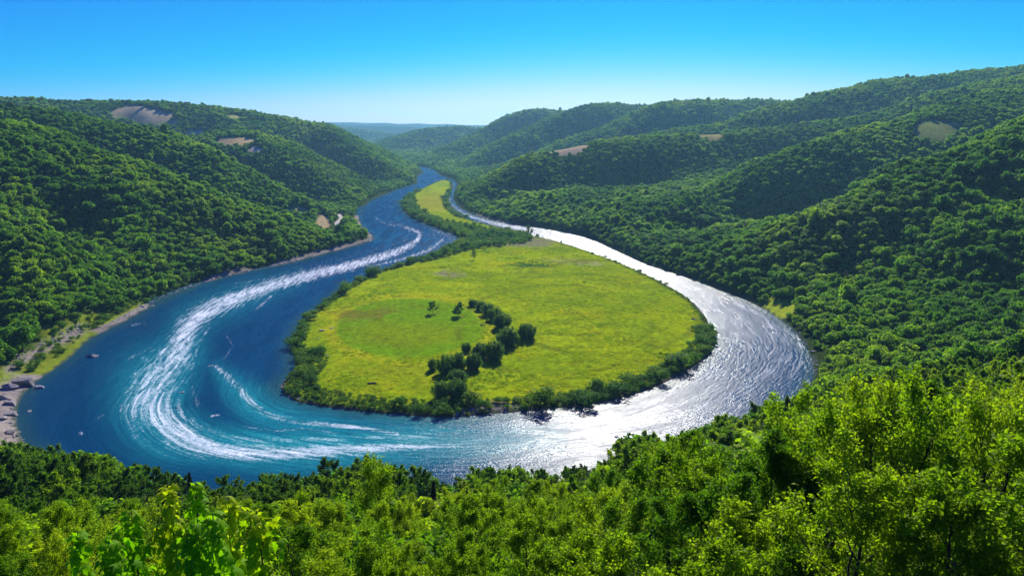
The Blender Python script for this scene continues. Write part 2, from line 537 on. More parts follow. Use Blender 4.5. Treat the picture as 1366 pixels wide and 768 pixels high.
FIELDS = [  # dry fields among the woods
    (188, 153, 36, 8, 1500, 2400, (0.43, 0.34, 0.15)), (205, 164, 40, 2.5, 1500, 2400, (0.35, 0.31, 0.11)), (170, 156, 20, 3, 1500, 2400, (0.32, 0.27, 0.11)),
    (261, 177, 11, 3.2, 1300, 2400, (0.49, 0.38, 0.17)), (315, 189, 22, 4.6, 1300, 2400, (0.46, 0.34, 0.13)), (340, 201, 11, 4, 1250, 2400, (0.43, 0.36, 0.20)),
    (312, 157, 12, 2.5, 1300, 2400, (0.29, 0.28, 0.09)),
    (752, 198, 32, 7, 1450, 1700, (0.43, 0.32, 0.15)), (714, 204, 8, 3, 1450, 1700, (0.36, 0.34, 0.10)), (945, 181, 17, 5.5, 1450, 1800, (0.32, 0.28, 0.08)), (1245, 175, 30, 9, 900, 1500, (0.20, 0.24, 0.05)),
    (396, 281, 12, 4, 1000, 1300, (0.29, 0.28, 0.07)), (430, 296, 9, 8, 1000, 1300, (0.35, 0.27, 0.12)), (1040, 411, 20, 11, 480, 640, (0.29, 0.35, 0.02)),
]
COVER = np.zeros(TX.shape + (3,))
COVER[:] = (0.030, 0.050, 0.008)
BARE = np.zeros(TX.shape)
n1 = fbm(TX / 22.0, TY / 22.0, 61, 3)
left_flat = (TX < -150) & (TY > 330) & (TY < 700)
g = (1 - sstep(10, 18, DW + 12 * (n1 - 0.5))) * left_flat
wide = (1 - sstep(22, 34, DW + 16 * (n1 - 0.5))) * ((PX < 150) & (PY > 415) & (TY > 330) & (TX < 0))
gg = np.maximum(g, wide)
COVER = COVER * (1 - gg[..., None]) + np.array((0.17, 0.22, 0.015)) * gg[..., None] * (0.75 + 0.5 * n1[..., None])
BARE = np.maximum(BARE, gg)
beach = (1 - sstep(4, 8, DW + 6 * (n1 - 0.5))) * (((TX < 0) & (TY > 520) & (TY < 1250)))
rip = np.exp(-(seg_dist(PX, PY, np.array([(12, 492), (48, 470), (80, 455), (108, 440)])) / 6.0) ** 2) * left_flat
tan_ = np.maximum(beach, rip)
rocky = (1 - sstep(10, 20, DW + 10 * (n1 - 0.5))) * ((PX < 60) & (PY > 500) & (TY > 280) & (TX < 0))
tan_ = np.maximum(tan_, rocky)
COVER = COVER * (1 - tan_[..., None]) + np.array((0.26, 0.22, 0.17)) * tan_[..., None] * (0.6 + 0.8 * n1[..., None])
BARE = np.maximum(BARE, tan_)
for k, (cx, cy, rx, ry, d0, d1, c) in enumerate(FIELDS):
    b = blob(cx, cy, rx, ry, d0, d1, 200 + k)
    COVER = COVER * (1 - b[..., None]) + np.array(c) * b[..., None] * (0.75 + 0.5 * n1[..., None])
    BARE = np.maximum(BARE, b)
far = sstep(3200, 5500, TY)[..., None]
COVER = COVER * (1 - far) + np.array((0.03, 0.06, 0.02)) * far
bed = DW < 0
COVER[bed] = (0.05, 0.07, 0.05)


def grid_faces(nr, nc, keep=None):
    idx = np.arange(nr * nc).reshape(nr, nc)
    F = np.stack([idx[:-1, :-1], idx[:-1, 1:], idx[1:, 1:], idx[1:, :-1]], -1).reshape(-1, 4)
    return F if keep is None else F[keep[F].any(axis=1)]


def compact(V, F, *arrs):
    used = np.unique(F)
    mp = np.full(len(V), -1); mp[used] = np.arange(len(used))
    return (V[used], mp[F], *[a[used] for a in arrs])


V = np.stack([TX, TY, TZ], -1).reshape(-1, 3)
ter = link('terrain', mesh_from('terrain', V, grid_faces(NR, NC), M['terrain'], True,
                                {'cover': ('FLOAT_COLOR', 'POINT', np.concatenate([COVER.reshape(-1, 3), np.ones((NR * NC, 1))], 1))}))
tag(ter, 'wooded hills and river banks', kind='structure')


# ------------------------------------------------------------------ river
def fan(r0, r1, nr, k0, k1, nc):
    a, b = np.meshgrid(np.exp(np.linspace(math.log(r0), math.log(r1), nr)), np.linspace(k0, k1, nc), indexing='ij')
    return a * b, a - APEX


WX, WY = fan(455, 3300, 900, -0.66, 0.50, 800)
rough_d = np.maximum(sample(DW, WX, WY), -sample(DI, WX, WY))
keep = (rough_d < 14).ravel()
wx, wy = WX.ravel()[keep], WY.ravel()[keep]
wpx, wpy, _ = project(wx, wy, np.zeros_like(wx))


def strokes(px, py, lines):
    r = np.zeros(px.shape)
    for pts, amp in lines:
        p = catmull([q[:2] for q in pts], 4)
        w = catmull([(q[2], amp if len(q) < 4 else q[3]) for q in pts], 4)
        m = (px > p[:, 0].min() - 90) & (px < p[:, 0].max() + 90) & (py > p[:, 1].min() - 60) & (py < p[:, 1].max() + 60)
        d, v, _a, _s = seg_dist(px[m], py[m], p, False, w)
        r[m] = np.maximum(r[m], v[:, 1] * np.exp(-(d / np.maximum(v[:, 0] * 1.6, 0.3)) ** 2))
    return r


FOAM_GLARE = [
    ([(520, 296, 2.5, .5), (548, 306, 3, .8), (560, 314, 3, .9), (540, 331, 4.5, .95), (480, 351, 6, 1), (400, 370, 7.5, 1), (330, 392, 9, 1), (275, 416, 12, 1), (248, 442, 14, 1), (238, 470, 19, .9),
      (212, 505, 27, .85), (202, 535, 32, .88), (222, 563, 27, .92), (258, 588, 16, 1), (310, 602, 10, 1), (400, 604, 9, 1), (470, 599, 8, .9), (540, 596, 7, .8), (640, 592, 6, .6), (740, 584, 5, .5)], 1),
    ([(545, 318, 2), (500, 334, 3), (430, 352, 4), (350, 374, 4), (290, 396, 5), (240, 428, 6), (218, 460, 6)], .5),
    ([(175, 520, 5), (168, 548, 6), (185, 578, 5), (215, 598, 3)], .6), ([(255, 560, 5), (300, 582, 6), (360, 588, 5), (430, 586, 4), (520, 584, 4), (610, 580, 4)], .6),
    ([(590, 319, 2), (572, 333, 2.5), (530, 347, 2.5), (490, 356, 2)], .75),
    ([(288, 488, 3), (305, 503, 5), (325, 525, 6), (345, 545, 5), (380, 560, 4), (440, 566, 3), (480, 570, 3), (530, 578, 3)], .8),
    ([(282, 430, 2), (262, 470, 3), (255, 505, 3), (262, 540, 3)], .6),
    ([(340, 415, 1.5), (350, 405, 2), (362, 395, 1.5)], .85), ([(300, 445, 1.6), (310, 462, 1.6), (297, 478, 1.6)], .65),
    ([(325, 568, 2), (360, 574, 2), (400, 572, 2), (450, 578, 1.6)], .7), ([(282, 555, 1.6), (292, 553, 2)], .8), ([(172, 478, 1.6), (205, 462, 2)], .6),
    ([(160, 548, 2), (162, 540, 2)], .8), ([(125, 560, 1.6), (140, 552, 1.4)], .65), ([(105, 578, 2), (112, 577, 2)], .7),
    ([(175, 434, 2), (195, 431, 2)], .7), ([(315, 378, 1.5), (360, 371, 1.5)], .6),
    ([(500, 290, 1.6), (515, 298, 1.6), (528, 302, 1.2)], .65), ([(560, 252, 1.5), (540, 265, 1.5), (520, 276, 1.5)], .5), ([(575, 305, 1.5), (600, 316, 1.5)], .6),
    ([(985, 405, 5), (1025, 432, 6), (1050, 462, 6), (1035, 492, 8), (985, 520, 7), (930, 545, 5)], .62),  # from here on: sun-glare streaks of the right channel, painted white like foam
    ([(1010, 420, 2), (1055, 446, 2.5), (1072, 474, 2.5), (1055, 505, 2.5)], .62),
    ([(830, 360, 4), (900, 385, 5), (950, 410, 5), (990, 440, 5)], .55), ([(700, 305, 3), (770, 326, 4), (830, 352, 4)], .62), ([(620, 286, 2), (660, 298, 2.5), (700, 305, 3)], .8),
    ([(604, 246, 1.5), (600, 268, 1.5), (620, 286, 2)], .75),
]
foam = strokes(wpx, wpy, FOAM_GLARE)  # one mask for the real foam and the painted glare streaks
aer = strokes(wpx, wpy, [
    ([(400, 372, 8, .3), (330, 394, 12, .5), (262, 425, 16, .5), (240, 470, 20, .8), (205, 520, 30, 1), (215, 565, 26, 1), (280, 592, 16, 1), (400, 598, 20, 1), (520, 590, 20, .9), (640, 588, 16, .7), (740, 582, 12, .4)], 1),
    ([(290, 492, 8, .4), (325, 528, 14, .8), (370, 558, 14, .8), (450, 568, 12, .6), (540, 578, 10, .5)], 1)])
wd = rough_d.ravel()[keep]
shallow = sstep(-14, 0, wd) * (0.6 + 0.5 * fbm(wx / 30.0, wy / 30.0, 71, 3))
fd, _v, farc, fside = seg_dist(wx, wy, FLOW, False, np.zeros((len(FLOW), 1)))
flow = np.stack([farc, fd * fside, np.zeros_like(fd)], -1)
# foam laps round the shore here and there
mpk = np.full(len(keep), -1); mpk[keep] = np.arange(keep.sum())
Fw = grid_faces(*WX.shape); Fw = Fw[keep[Fw].all(axis=1)]
riv = link('river', mesh_from('river', np.stack([wx, wy, np.zeros_like(wx)], -1), mpk[Fw], M['water'], True, {
    'foam': ('FLOAT', 'POINT', foam), 'aerate': ('FLOAT', 'POINT', aer), 'shallow': ('FLOAT', 'POINT', np.clip(shallow, 0, 1)), 'flow': ('FLOAT_VECTOR', 'POINT', flow)}))
tag(riv, 'blue river bending round the meadow', kind='structure')

# ------------------------------------------------------------------ the meadow inside the bend
IX, IY = fan(520, 2500, 620, -0.30, 0.26, 480)
isd = sdist(IX, IY, ISLAND)
ikeep = (isd < 9).ravel()


def island_height(X, Y, sd):
    z = -1.6 + 2.6 * sstep(6, -5, sd) + 1.2 * sstep(-4, -40, sd)
    return z + (fbm(X / 60.0, Y / 60.0, 23, 3) - 0.5) * 2.2 * sstep(-4, -40, sd) + (fbm(X / 9.0, Y / 9.0, 29, 2) - 0.5) * 0.5


IZ = island_height(IX, IY, isd)
ipx, ipy, _ = project(IX, IY, IZ)
nA = fbm(IX / 55.0, IY / 55.0, 31, 4); nB = fbm(IX / 12.0, IY / 12.0, 33, 3); nC = fbm(IX / 4.0, IY / 4.0, 35, 2)
MC = np.zeros(IX.shape + (3,))
MC[:] = (0.275, 0.36, 0.003)


def lay(mask, c):
    global MC
    m = np.clip(mask, 0, 1)[..., None]
    MC = MC * (1 - m) + np.array(c) * m


lay(sstep(0.42, 0.62, nA) * 0.75, (0.19, 0.28, 0.003))
lay(sstep(0.55, 0.7, nB) * 0.35, (0.37, 0.35, 0.005))


def ell(cx, cy, rx, ry, soft=0.25, wob=0.12):
    q = np.sqrt(((ipx - cx) / rx) ** 2 + ((ipy - cy) / ry) ** 2) + wob * (nB - 0.5) * 2
    return 1 - sstep(1 - soft, 1 + soft, q)


lay(ell(545, 437, 98, 39, 0.06, 0.03), (0.135, 0.27, 0.003))           # the mown oval
lay(ell(540, 446, 70, 16, 0.6, 0.3) * 0.6, (0.21, 0.24, 0.004))
ring = np.abs(np.sqrt(((ipx - 548) / 112.0) ** 2 + ((ipy - 439) / 47.0) ** 2) - 0.97 + 0.03 * (nB - 0.5))
lay((1 - sstep(0.02, 0.12, ring)) * 0.7, (0.38, 0.37, 0.008))             # pale strip round it
lay(ell(483, 418, 58, 11, 0.5, 0.6) * sstep(0.35, 0.6, nB) * 0.75, (0.17, 0.12, 0.02))
lay(ell(520, 495, 60, 8, 0.6, 0.5) * 0.35, (0.28, 0.25, 0.01))
lay(ell(600, 366, 18, 4.5, 0.5, 0.7) * 0.75, (0.22, 0.19, 0.11))
lay(ell(712, 352, 30, 4.5, 0.3, 0.7), (0.05, 0.12, 0.012))
lay(ell(755, 348, 30, 4, 0.5, 0.7) * 0.4, (0.26, 0.22, 0.10))
lay(ell(790, 350, 26, 4, 0.5, 0.7) * 0.5, (0.28, 0.25, 0.14))
for k, (cx, cy, rx, ry) in enumerate([(770, 405, 110, 40), (790, 395, 75, 22), (740, 440, 130, 60), (800, 410, 140, 62)]):
    q = np.abs(np.sqrt(((ipx - cx) / rx) ** 2 + ((ipy - cy) / ry) ** 2) - 1 + 0.10 * (nA - 0.5))
    lay((1 - sstep(0.01, 0.06, q)) * sstep(0.35, 0.55, nB) * 0.8, (0.12, 0.16, 0.006))
lay(sstep(0.5, 0.62, fbm(ipx / 34.0, ipy / 3.4, 81, 3)) * 0.5 * sstep(660, 740, ipx), (0.14, 0.19, 0.005))
lay(sstep(0.52, 0.66, fbm(ipx / 70.0 + ipy / 40.0, ipy / 11.0, 83, 3)) * 0.45, (0.17, 0.27, 0.004))
lay(sstep(0.60, 0.70, fbm(IX / 7.0, IY / 10.0, 87, 3)) * 0.5, (0.13, 0.17, 0.006))
lay(ell(660, 318, 60, 10, 0.6) * 0.5, (0.14, 0.16, 0.03))
lay(sstep(326, 318, ipy) * sstep(560, 545, 560 + 0 * ipx), (0.20, 0.21, 0.012))
lay(ell(583, 270, 26, 12, 0.3) * 0.6, (0.30, 0.27, 0.02))
edge = sstep(-11, -3, isd + 7 * (nB - 0.5))
lay(edge, (0.075, 0.125, 0.010))
lay(sstep(-4, -1, isd + 3 * (nC - 0.5)), (0.075, 0.065, 0.045))
lay(ell(652, 541, 40, 8, 0.4, 0.6), (0.17, 0.14, 0.10))                    # pebbles on the front tip
lay(ell(700, 322, 42, 7, 0.4, 0.6) * 0.7, (0.19, 0.17, 0.10))
Fi = grid_faces(*IX.shape)
Fi = Fi[ikeep[Fi].any(axis=1)]
Vi = np.stack([IX, IY, IZ], -1).reshape(-1, 3)
Vi, Fi, Ci = compact(Vi, Fi, MC.reshape(-1, 3))
mead = link('meadow_land', mesh_from('meadow_land', Vi, Fi, M['meadow'], True, {'cover': ('FLOAT_COLOR', 'POINT', np.concatenate([Ci, np.ones((len(Ci), 1))], 1))}))
tag(mead, 'yellow-green meadow inside the river bend', kind='structure')


def island_z(x, y):
    x = np.atleast_1d(np.asarray(x, float)); y = np.atleast_1d(np.asarray(y, float))
    return island_height(x, y, sdist(x, y, ISLAND))


# pale dirt track on the left bank
def make_path():
    p = catmull([(452, 286), (455, 292), (449, 298), (452, 304), (444, 309), (432, 311)], 6)
    pts = []
    for px, py in p:                                           # walk each sight line down to the slope
        r = ray(px, py)
        for t in np.arange(700, 1600, 2.0):
            if H + r[2] * t < ground([r[0] * t], [r[1] * t])[0]:
                break
        pts.append((r[0] * t, r[1] * t))
    pts = np.array(pts)
    d = np.gradient(pts, axis=0); nrm = np.stack([-d[:, 1], d[:, 0]], -1); nrm /= np.linalg.norm(nrm, axis=1)[:, None] + 1e-9
    rows = []
    for o in np.linspace(-3.4, 3.4, 7):
        q = pts + nrm * o
        rows.append(np.stack([q[:, 0], q[:, 1], ground(q[:, 0], q[:, 1]) + 0.7 - 0.02 * o * o], -1))
    V = np.stack(rows, 1)
    me = mesh_from('path', V.reshape(-1, 3), grid_faces(len(pts), 7), M['rock_pale'], True)
    tag(link('path', me), 'pale dirt track on the left bank', kind='structure')
    return pts


M['rock_pale'] = rock_material('pale_dirt', (0.20, 0.165, 0.12), (0.34, 0.29, 0.22), 0.2)
PATH = make_path()


# ------------------------------------------------------------------ plants
def leaf_quads(P, nrm, size, rng, aspect=0.6, droop=0.0):
    """one folded diamond per point P facing NRM"""
    n = len(P)
    nrm = nrm / (np.linalg.norm(nrm, axis=1)[:, None] + 1e-9)
    a = rng.normal(size=(n, 3)); a[:, 2] -= droop
    t = a - nrm * (a * nrm).sum(1)[:, None]
    t /= np.linalg.norm(t, axis=1)[:, None] + 1e-9
    b = np.cross(nrm, t)
    s = (size * rng.uniform(0.65, 1.35, n))[:, None]
    v0 = P - t * s * 0.5
    v2 = P + t * s * 0.5 - nrm * s * 0.12
    v1 = P + b * s * aspect * 0.5 + nrm * s * 0.08
    v3 = P - b * s * aspect * 0.5 + nrm * s * 0.08
    V = np.stack([v0, v1, v2, v3], 1).reshape(-1, 3)
    F = np.arange(4 * n).reshape(n, 4)
    return V, F


def tube(path, radii, seg=6):
    path = np.asarray(path, float)
    n = len(path)
    T = np.gradient(path, axis=0); T /= np.linalg.norm(T, axis=1)[:, None] + 1e-9
    ref = np.array([0.31, 0.17, 0.93]) if abs(T[0][2]) < 0.8 else np.array([0.9, 0.35, 0.1])
    A = np.cross(T, ref); A /= np.linalg.norm(A, axis=1)[:, None] + 1e-9
    B = np.cross(T, A)
    ang = np.linspace(0, 2 * math.pi, seg, endpoint=False)
    V = path[:, None, :] + np.asarray(radii)[:, None, None] * (np.cos(ang)[None, :, None] * A[:, None, :] + np.sin(ang)[None, :, None] * B[:, None, :])
    idx = np.arange(n * seg).reshape(n, seg)
    F = np.stack([idx[:-1], np.roll(idx[:-1], -1, 1), np.roll(idx[1:], -1, 1), idx[1:]], -1).reshape(-1, 4)
    return V.reshape(-1, 3), F


class Geo:
    def __init__(self): self.V, self.F, self.n = [], [], 0

    def add(self, vf):
        V, F = vf
        self.V.append(V); self.F.append(F + self.n); self.n += len(V)

    def get(self): return np.concatenate(self.V), np.concatenate(self.F)


def lobed_crown(rng, rad, hgt, base, nleaf, leaf, nlobe=14, spiky=0.0):
    """leaf clumps on a handful of uneven lobes"""
    c = rng.normal(size=(nlobe, 3)); c /= np.linalg.norm(c, axis=1)[:, None]
    c[:, 2] = c[:, 2] * 0.9 + 0.1
    rr = rng.uniform(0.35, 0.72, nlobe)[:, None]
    cen = c * rr * np.array([rad, rad, hgt * 0.5]) + np.array([0, 0, base + hgt * 0.5])
    lr = rng.uniform(0.34, 0.58, nlobe)
    k = rng.integers(0, nlobe, nleaf)
    d = rng.normal(size=(nleaf, 3)); d /= np.linalg.norm(d, axis=1)[:, None]
    q = rng.uniform(0.62, 1.08, nleaf)[:, None]
    sc = np.array([rad, rad, hgt * (0.42 + spiky)])
    P = cen[k] + d * q * lr[k][:, None] * sc
    P[:, 2] = np.maximum(P[:, 2], 0.15)
    nr = d + rng.normal(size=(nleaf, 3)) * 0.55 + np.array([0, 0, 0.35])
    V, F = leaf_quads(P, nr, leaf, rng, 0.75)
    lobe_t = rng.uniform(0, 1, nlobe)
    tint = np.clip(lobe_t[k] * 0.6 + rng.uniform(0, 0.4, nleaf), 0, 1)
    return V, F, tint


def crown_mesh(name, parts, mat):
    V, F, t = parts
    return mesh_from(name, V, F, mat, False, {'tint': ('FLOAT', 'FACE', t)})


def branching_tree(rng, h, nleaf, leaf, spread=0.34, lean=0.0, first=0.22, up=0.55):
    """trunk with limbs and twigs; leaves sit along the twigs. Returns (wood V, F), (leaf V, F, tint)"""
    g = Geo()
    tw = []
    n = 12
    z = np.linspace(0, 0.86 * h, n)
    w = np.cumsum(rng.normal(size=(n, 2)) * 0.018 * h, axis=0)
    trunk = np.stack([w[:, 0] + lean * z, w[:, 1], z], -1)
    trunk[:, :2] -= trunk[0, :2]
    r0 = 0.0155 * h
    g.add(tube(trunk, r0 * np.linspace(1, 0.16, n) ** 1.05, 8))
    nl = rng.integers(10, 14)
    for i in range(nl):
        f = first + (0.95 - first) * (i + rng.uniform(0, 0.8)) / nl
        p0 = np.array([np.interp(f * 0.86 * h, z, trunk[:, c]) for c in range(3)])
        az = i * 2.4 + rng.uniform(-0.5, 0.5)
        ln = h * (spread * (1.15 - 0.75 * f) + 0.06) * rng.uniform(0.8, 1.25)
        m = 7
        s = np.linspace(0, 1, m)
        el = up + 0.55 * f
        hd = np.array([math.cos(az), math.sin(az), 0])
        limb = p0 + ln * (s[:, None] * hd * math.cos(el) + np.array([0, 0, 1]) * (s * math.sin(el) + 0.22 * s ** 2)[:, None])
        limb += np.cumsum(rng.normal(size=(m, 3)) * 0.025 * ln, axis=0) * (s > 0)[:, None]
        lr = r0 * (1 - 0.75 * f) * 0.55
        g.add(tube(limb, lr * np.linspace(1, 0.2, m), 5))
        tw.append(limb[-3:])
        for j in range(rng.integers(5, 8)):
            a = rng.uniform(0.25, 0.98)
            q0 = np.array([np.interp(a, s, limb[:, c]) for c in range(3)])
            az2 = az + rng.choice([-1, 1]) * rng.uniform(0.4, 1.4)
            l2 = ln * rng.uniform(0.25, 0.55) * (1.1 - 0.4 * a)
            e2 = rng.uniform(0.1, 1.25)
            d2 = np.array([math.cos(az2) * math.cos(e2), math.sin(az2) * math.cos(e2), math.sin(e2)])
            s2 = np.linspace(0, 1, 5)
            t2 = q0 + l2 * (s2[:, None] * d2 + np.array([0, 0, 0.25]) * (s2 ** 2)[:, None]) + np.cumsum(rng.normal(size=(5, 3)) * 0.03 * l2, axis=0)
            g.add(tube(t2, lr * 0.42 * np.linspace(1, 0.2, 5), 4))
            tw.append(t2)
    top = np.stack([trunk[-1] + np.array([0, 0, k * 0.05 * h]) + rng.normal(size=3) * 0.01 * h for k in range(4)])
    g.add(tube(top, r0 * 0.15 * np.linspace(1, 0.3, 4), 4)); tw.append(top)
    # leaves
    per = nleaf // len(tw)
    P, K = [], []
    for k, t in enumerate(tw):
        m = int(per * rng.uniform(0.6, 1.4))
        a = rng.beta(1.6, 1.0, m) * 1.08
        s = np.linspace(0, 1, len(t))
        q = np.stack([np.interp(a, s, t[:, c]) for c in range(3)], -1)
        q += np.maximum(a - 1, 0)[:, None] * (t[-1] - t[0])
        sig = 0.028 * h * (1.15 - 0.55 * a)
        q += rng.normal(size=(m, 3)) * sig[:, None] * np.array([1, 1, 0.8])
        P.append(q); K.append(np.full(m, rng.uniform()))
    P = np.concatenate(P); K = np.concatenate(K)
    nr = rng.normal(size=P.shape) * 0.75 + np.array([0, 0, 0.8])
    V, F = leaf_quads(P, nr, leaf, rng, 0.62, 0.4)
    return g.get(), (V, F, np.clip(0.55 * K + 0.45 * rng.uniform(size=len(K)), 0, 1))


def tree_proto(name, wood, leaves, mat, wood_mat='bark'):
    root = bpy.data.objects.new(name, None); COL.objects.link(root)
    root.empty_display_size = 0.5
    link('trunk', mesh_from('trunk', wood[0], wood[1], M[wood_mat], True), root)
    link('crown', crown_mesh('crown', leaves, M[mat]), root)
    return root


def place(proto_list, used, k, loc, sx, sz, rot):
    p = proto_list[k]
    o = p if k not in used else copy_thing(p)
    used.add(k)
    o.location = loc; o.scale = (sx, sx, sz); o.rotation_euler = (0, 0, rot)
    return o


# ---- candidates for every tree outside the meadow
def scatter(r0, r1, k0, k1, spacing_fn):
    """jittered points in fan coordinates, thinned to the wanted spacing"""
    out = []
    r = r0
    while r < r1:
        y = r - APEX
        s = spacing_fn(y)
        m = int((k1 - k0) * r / s)
        x = (k0 + (np.arange(m) + RNG.uniform(0.05, 0.95, m)) * (k1 - k0) / max(m, 1)) * r
        out.append(np.stack([x, y + RNG.uniform(0, 0.95, m) * s], -1))
        r += s
    return np.concatenate(out)


def spacing(y):
    return np.interp(y, [300, 800, 1600, 3000, 5000, 7000], [5.7, 4.9, 5.5, 8.6, 14.0, 21.0])


def horizon_test(X, Y, Z, slack):
    """False for points that the ground hides from the camera by more than SLACK metres"""
    ok = np.ones(X.shape, bool)
    for f in np.linspace(0.25, 0.985, 44):
        ok &= ground(X * f, Y * f) < H + (Z - H) * f + slack * f
    return ok


pts = scatter(APEX + 300, APEX + 6800, -1.0, 1.0, spacing)
fx, fy = pts[:, 0], pts[:, 1]
dwf = np.where(fy < 3100, sample(DW, fx, fy), 900.0)
bare = sample(BARE, fx, fy)
fz = ground(fx, fy)
fpx, fpy, ffd = project(fx, fy, fz + 6)
ok = (dwf > np.where(fy > 1000, 7.0, np.where(fx > 0, 2.0, 3.5)) + 3 * RNG.uniform(size=len(fx))) & (bare < 0.35) & (fpx > -260) & (fpx < 1626) & (fpy < 900)
dpath = seg_dist(fx, fy, PATH)
ok &= (dpath > 8) & ~((dpath < 34) & (fy < PATH[:, 1].mean() + 12) & (fpx > 428) & (fpx < 460))
ok &= ~((fy < 480) & (fx < -150) & (dwf < 18))
fx, fy, fz, dwf = fx[ok], fy[ok], fz[ok], dwf[ok]
fh = np.interp(fy, [300, 1500, 6000], [8.3, 6.3, 10.5]) * RNG.uniform(0.62, 1.3, len(fx)) * (0.8 + 0.45 * fbm(fx / 60.0, fy / 60.0, 77, 2))
fh = fh * (0.75 + 0.25 * sstep(4, 22, dwf))
big = RNG.uniform(size=len(fx)) < 0.05
fh[big] *= 1.4
fh *= np.exp(RNG.normal(size=len(fh)) * 0.16)
vis = horizon_test(fx, fy, fz + fh, 22.0)
fx, fy, fz, fh = fx[vis], fy[vis], fz[vis], fh[vis]

# ---- trees on the near slope: their tops follow the two skylines seen in front of the river
near_line = np.array([(-60, 700), (0, 702), (60, 704), (130, 700), (240, 706), (330, 690), (390, 664), (480, 682), (560, 692), (650, 664), (700, 674), (800, 655), (860, 628), (930, 600), (1000, 604), (1080, 560), (1130, 534), (1200, 522), (1290, 526), (1366, 530), (1450, 532)])
mid_line = np.array([(-60, 572), (0, 578), (40, 588), (100, 594), (160, 620), (215, 636), (260, 646), (330, 640), (400, 634), (450, 622), (480, 604), (520, 614), (560, 634), (620, 636), (680, 622), (740, 636), (800, 620), (850, 576), (900, 588), (950, 572), (1000, 545), (1060, 520), (1100, 506), (1200, 488), (1290, 486), (1366, 478), (1450, 474)])
near_trees, mid_trees = [], []


def try_tree(lst, px, py, D, lo, hi):
    X, Y, Zt = at_depth(px, py, D)
    zg = float(ground([X], [Y])[0])
    if sample(DW, np.array([X]), np.array([Y]))[0] < 4: return
    h = Zt - zg
    if h < lo:
        h = lo * RNG.uniform(0.9, 1.1)
    if h > hi: h = hi
    lst.append((X, Y, zg, h))


for D, step, lo, drop in ((24, 92, 3.6, 95), (30, 84, 4.2, 52), (37, 76, 5.0, 24), (46, 70, 5.6, 0), (57, 64, 6.0, -6), (72, 62, 6.5, -8)):
    for px in np.arange(-60, 1450, step):
        x = px + RNG.uniform(-0.45, 0.45) * step
        t = np.interp(x, near_line[:, 0], near_line[:, 1])
        if D < 36 and 60 < x < 390: continue
        if D < 42 and x > 1050 and RNG.uniform() < 0.55: continue
        if D > 50: t = t + (np.interp(x, mid_line[:, 0], mid_line[:, 1]) - t) * (D - 46) / 110.0
        try_tree(near_trees, x, t + drop + RNG.uniform(-12, 18), D * RNG.uniform(0.92, 1.08), lo, 12.5)
for D in (90, 106, 124, 145, 168, 194, 222, 250, 276):
    step = 6.8 * FPX / (D + 40)
    for px in np.arange(-60, 1450, step):
        x = px + RNG.uniform(-0.45, 0.45) * step
        t = np.interp(x, mid_line[:, 0], mid_line[:, 1])
        tn = np.interp(x, near_line[:, 0], near_line[:, 1])
        q = np.clip((D - 80) / 110.0, 0, 1)
        try_tree(mid_trees, x, tn + (t - tn) * q + RNG.uniform(-8, 12), D * RNG.uniform(0.94, 1.06), 5.5, 13.0)


# ---- which of all those trees show, and how large: paint them front to back
class Raster:
    def __init__(self): self.buf = np.zeros((192, 342), bool)

    def show(self, px, py0, py1, hw):
        x0, x1 = int((px - hw) / 4), int((px + hw) / 4) + 1
        y0, y1 = int(py0 / 4), int(py1 / 4) + 1
        x0, x1, y0, y1 = max(x0, 0), min(x1, 342), max(y0, 0), min(y1, 192)
        if x1 <= x0 or y1 <= y0: return 0
        b = self.buf[y0:y1, x0:x1]
        n = b.size - int(b.sum())
        b[:] = True
        return n


def shown(lst, ras, wf=0.36):
    """[(visible cells, index)] of trees (x, y, z, h), nearest first"""
    out = []
    for i in sorted(range(len(lst)), key=lambda i: lst[i][1]):
        x, y, z, h = lst[i][:4]
        a, b, f = project(np.array([x, x]), np.array([y, y]), np.array([z + 0.15 * h, z + h]))
        out.append((ras.show(a[1], b[1], b[0], wf * h * FPX / f[1]), i))
    return out


ras = Raster()
slope_trees = near_trees + mid_trees
vis = shown(slope_trees, ras)
vis_fore = sorted([v for v in vis if v[0] > 0], key=lambda v: -v[0])[:280]
keep_i = {i for _n, i in vis_fore}
rest_trees = [t for i, t in enumerate(slope_trees) if i not in keep_i and t[1] > 100]

# prototypes of the broadleaved trees of the near slope
NEAR_P, MID_P = [], []
for k, (hh, nl, lf, sp, mat) in enumerate([(9, 11000, 0.165, 0.34, 'leaf_bright'), (9, 10000, 0.17, 0.30, 'leaf_bright'), (9, 11000, 0.165, 0.36, 'leaf_mid'), (9, 9500, 0.17, 0.32, 'leaf_bright')]):
    wd_, lv_ = branching_tree(np.random.default_rng(100 + k), hh, nl, lf, sp)
    NEAR_P.append(tree_proto('leafy_tree', wd_, lv_, mat))
for k, (hh, nl, lf, sp, mat) in enumerate([(9, 6500, 0.32, 0.36, 'leaf_mid'), (9, 6500, 0.32, 0.33, 'leaf_mid'), (9, 6500, 0.32, 0.38, 'leaf_dark'), (9, 6000, 0.33, 0.35, 'leaf_bright')]):
    wd_, lv_ = branching_tree(np.random.default_rng(140 + k), hh, nl, lf, sp, 0.0, 0.15, 0.45)
    MID_P.append(tree_proto('leafy_tree', wd_, lv_, mat))
TONE = {'leaf_bright': 'bright yellow-green', 'leaf_mid': 'mid-green', 'leaf_dark': 'dark green'}

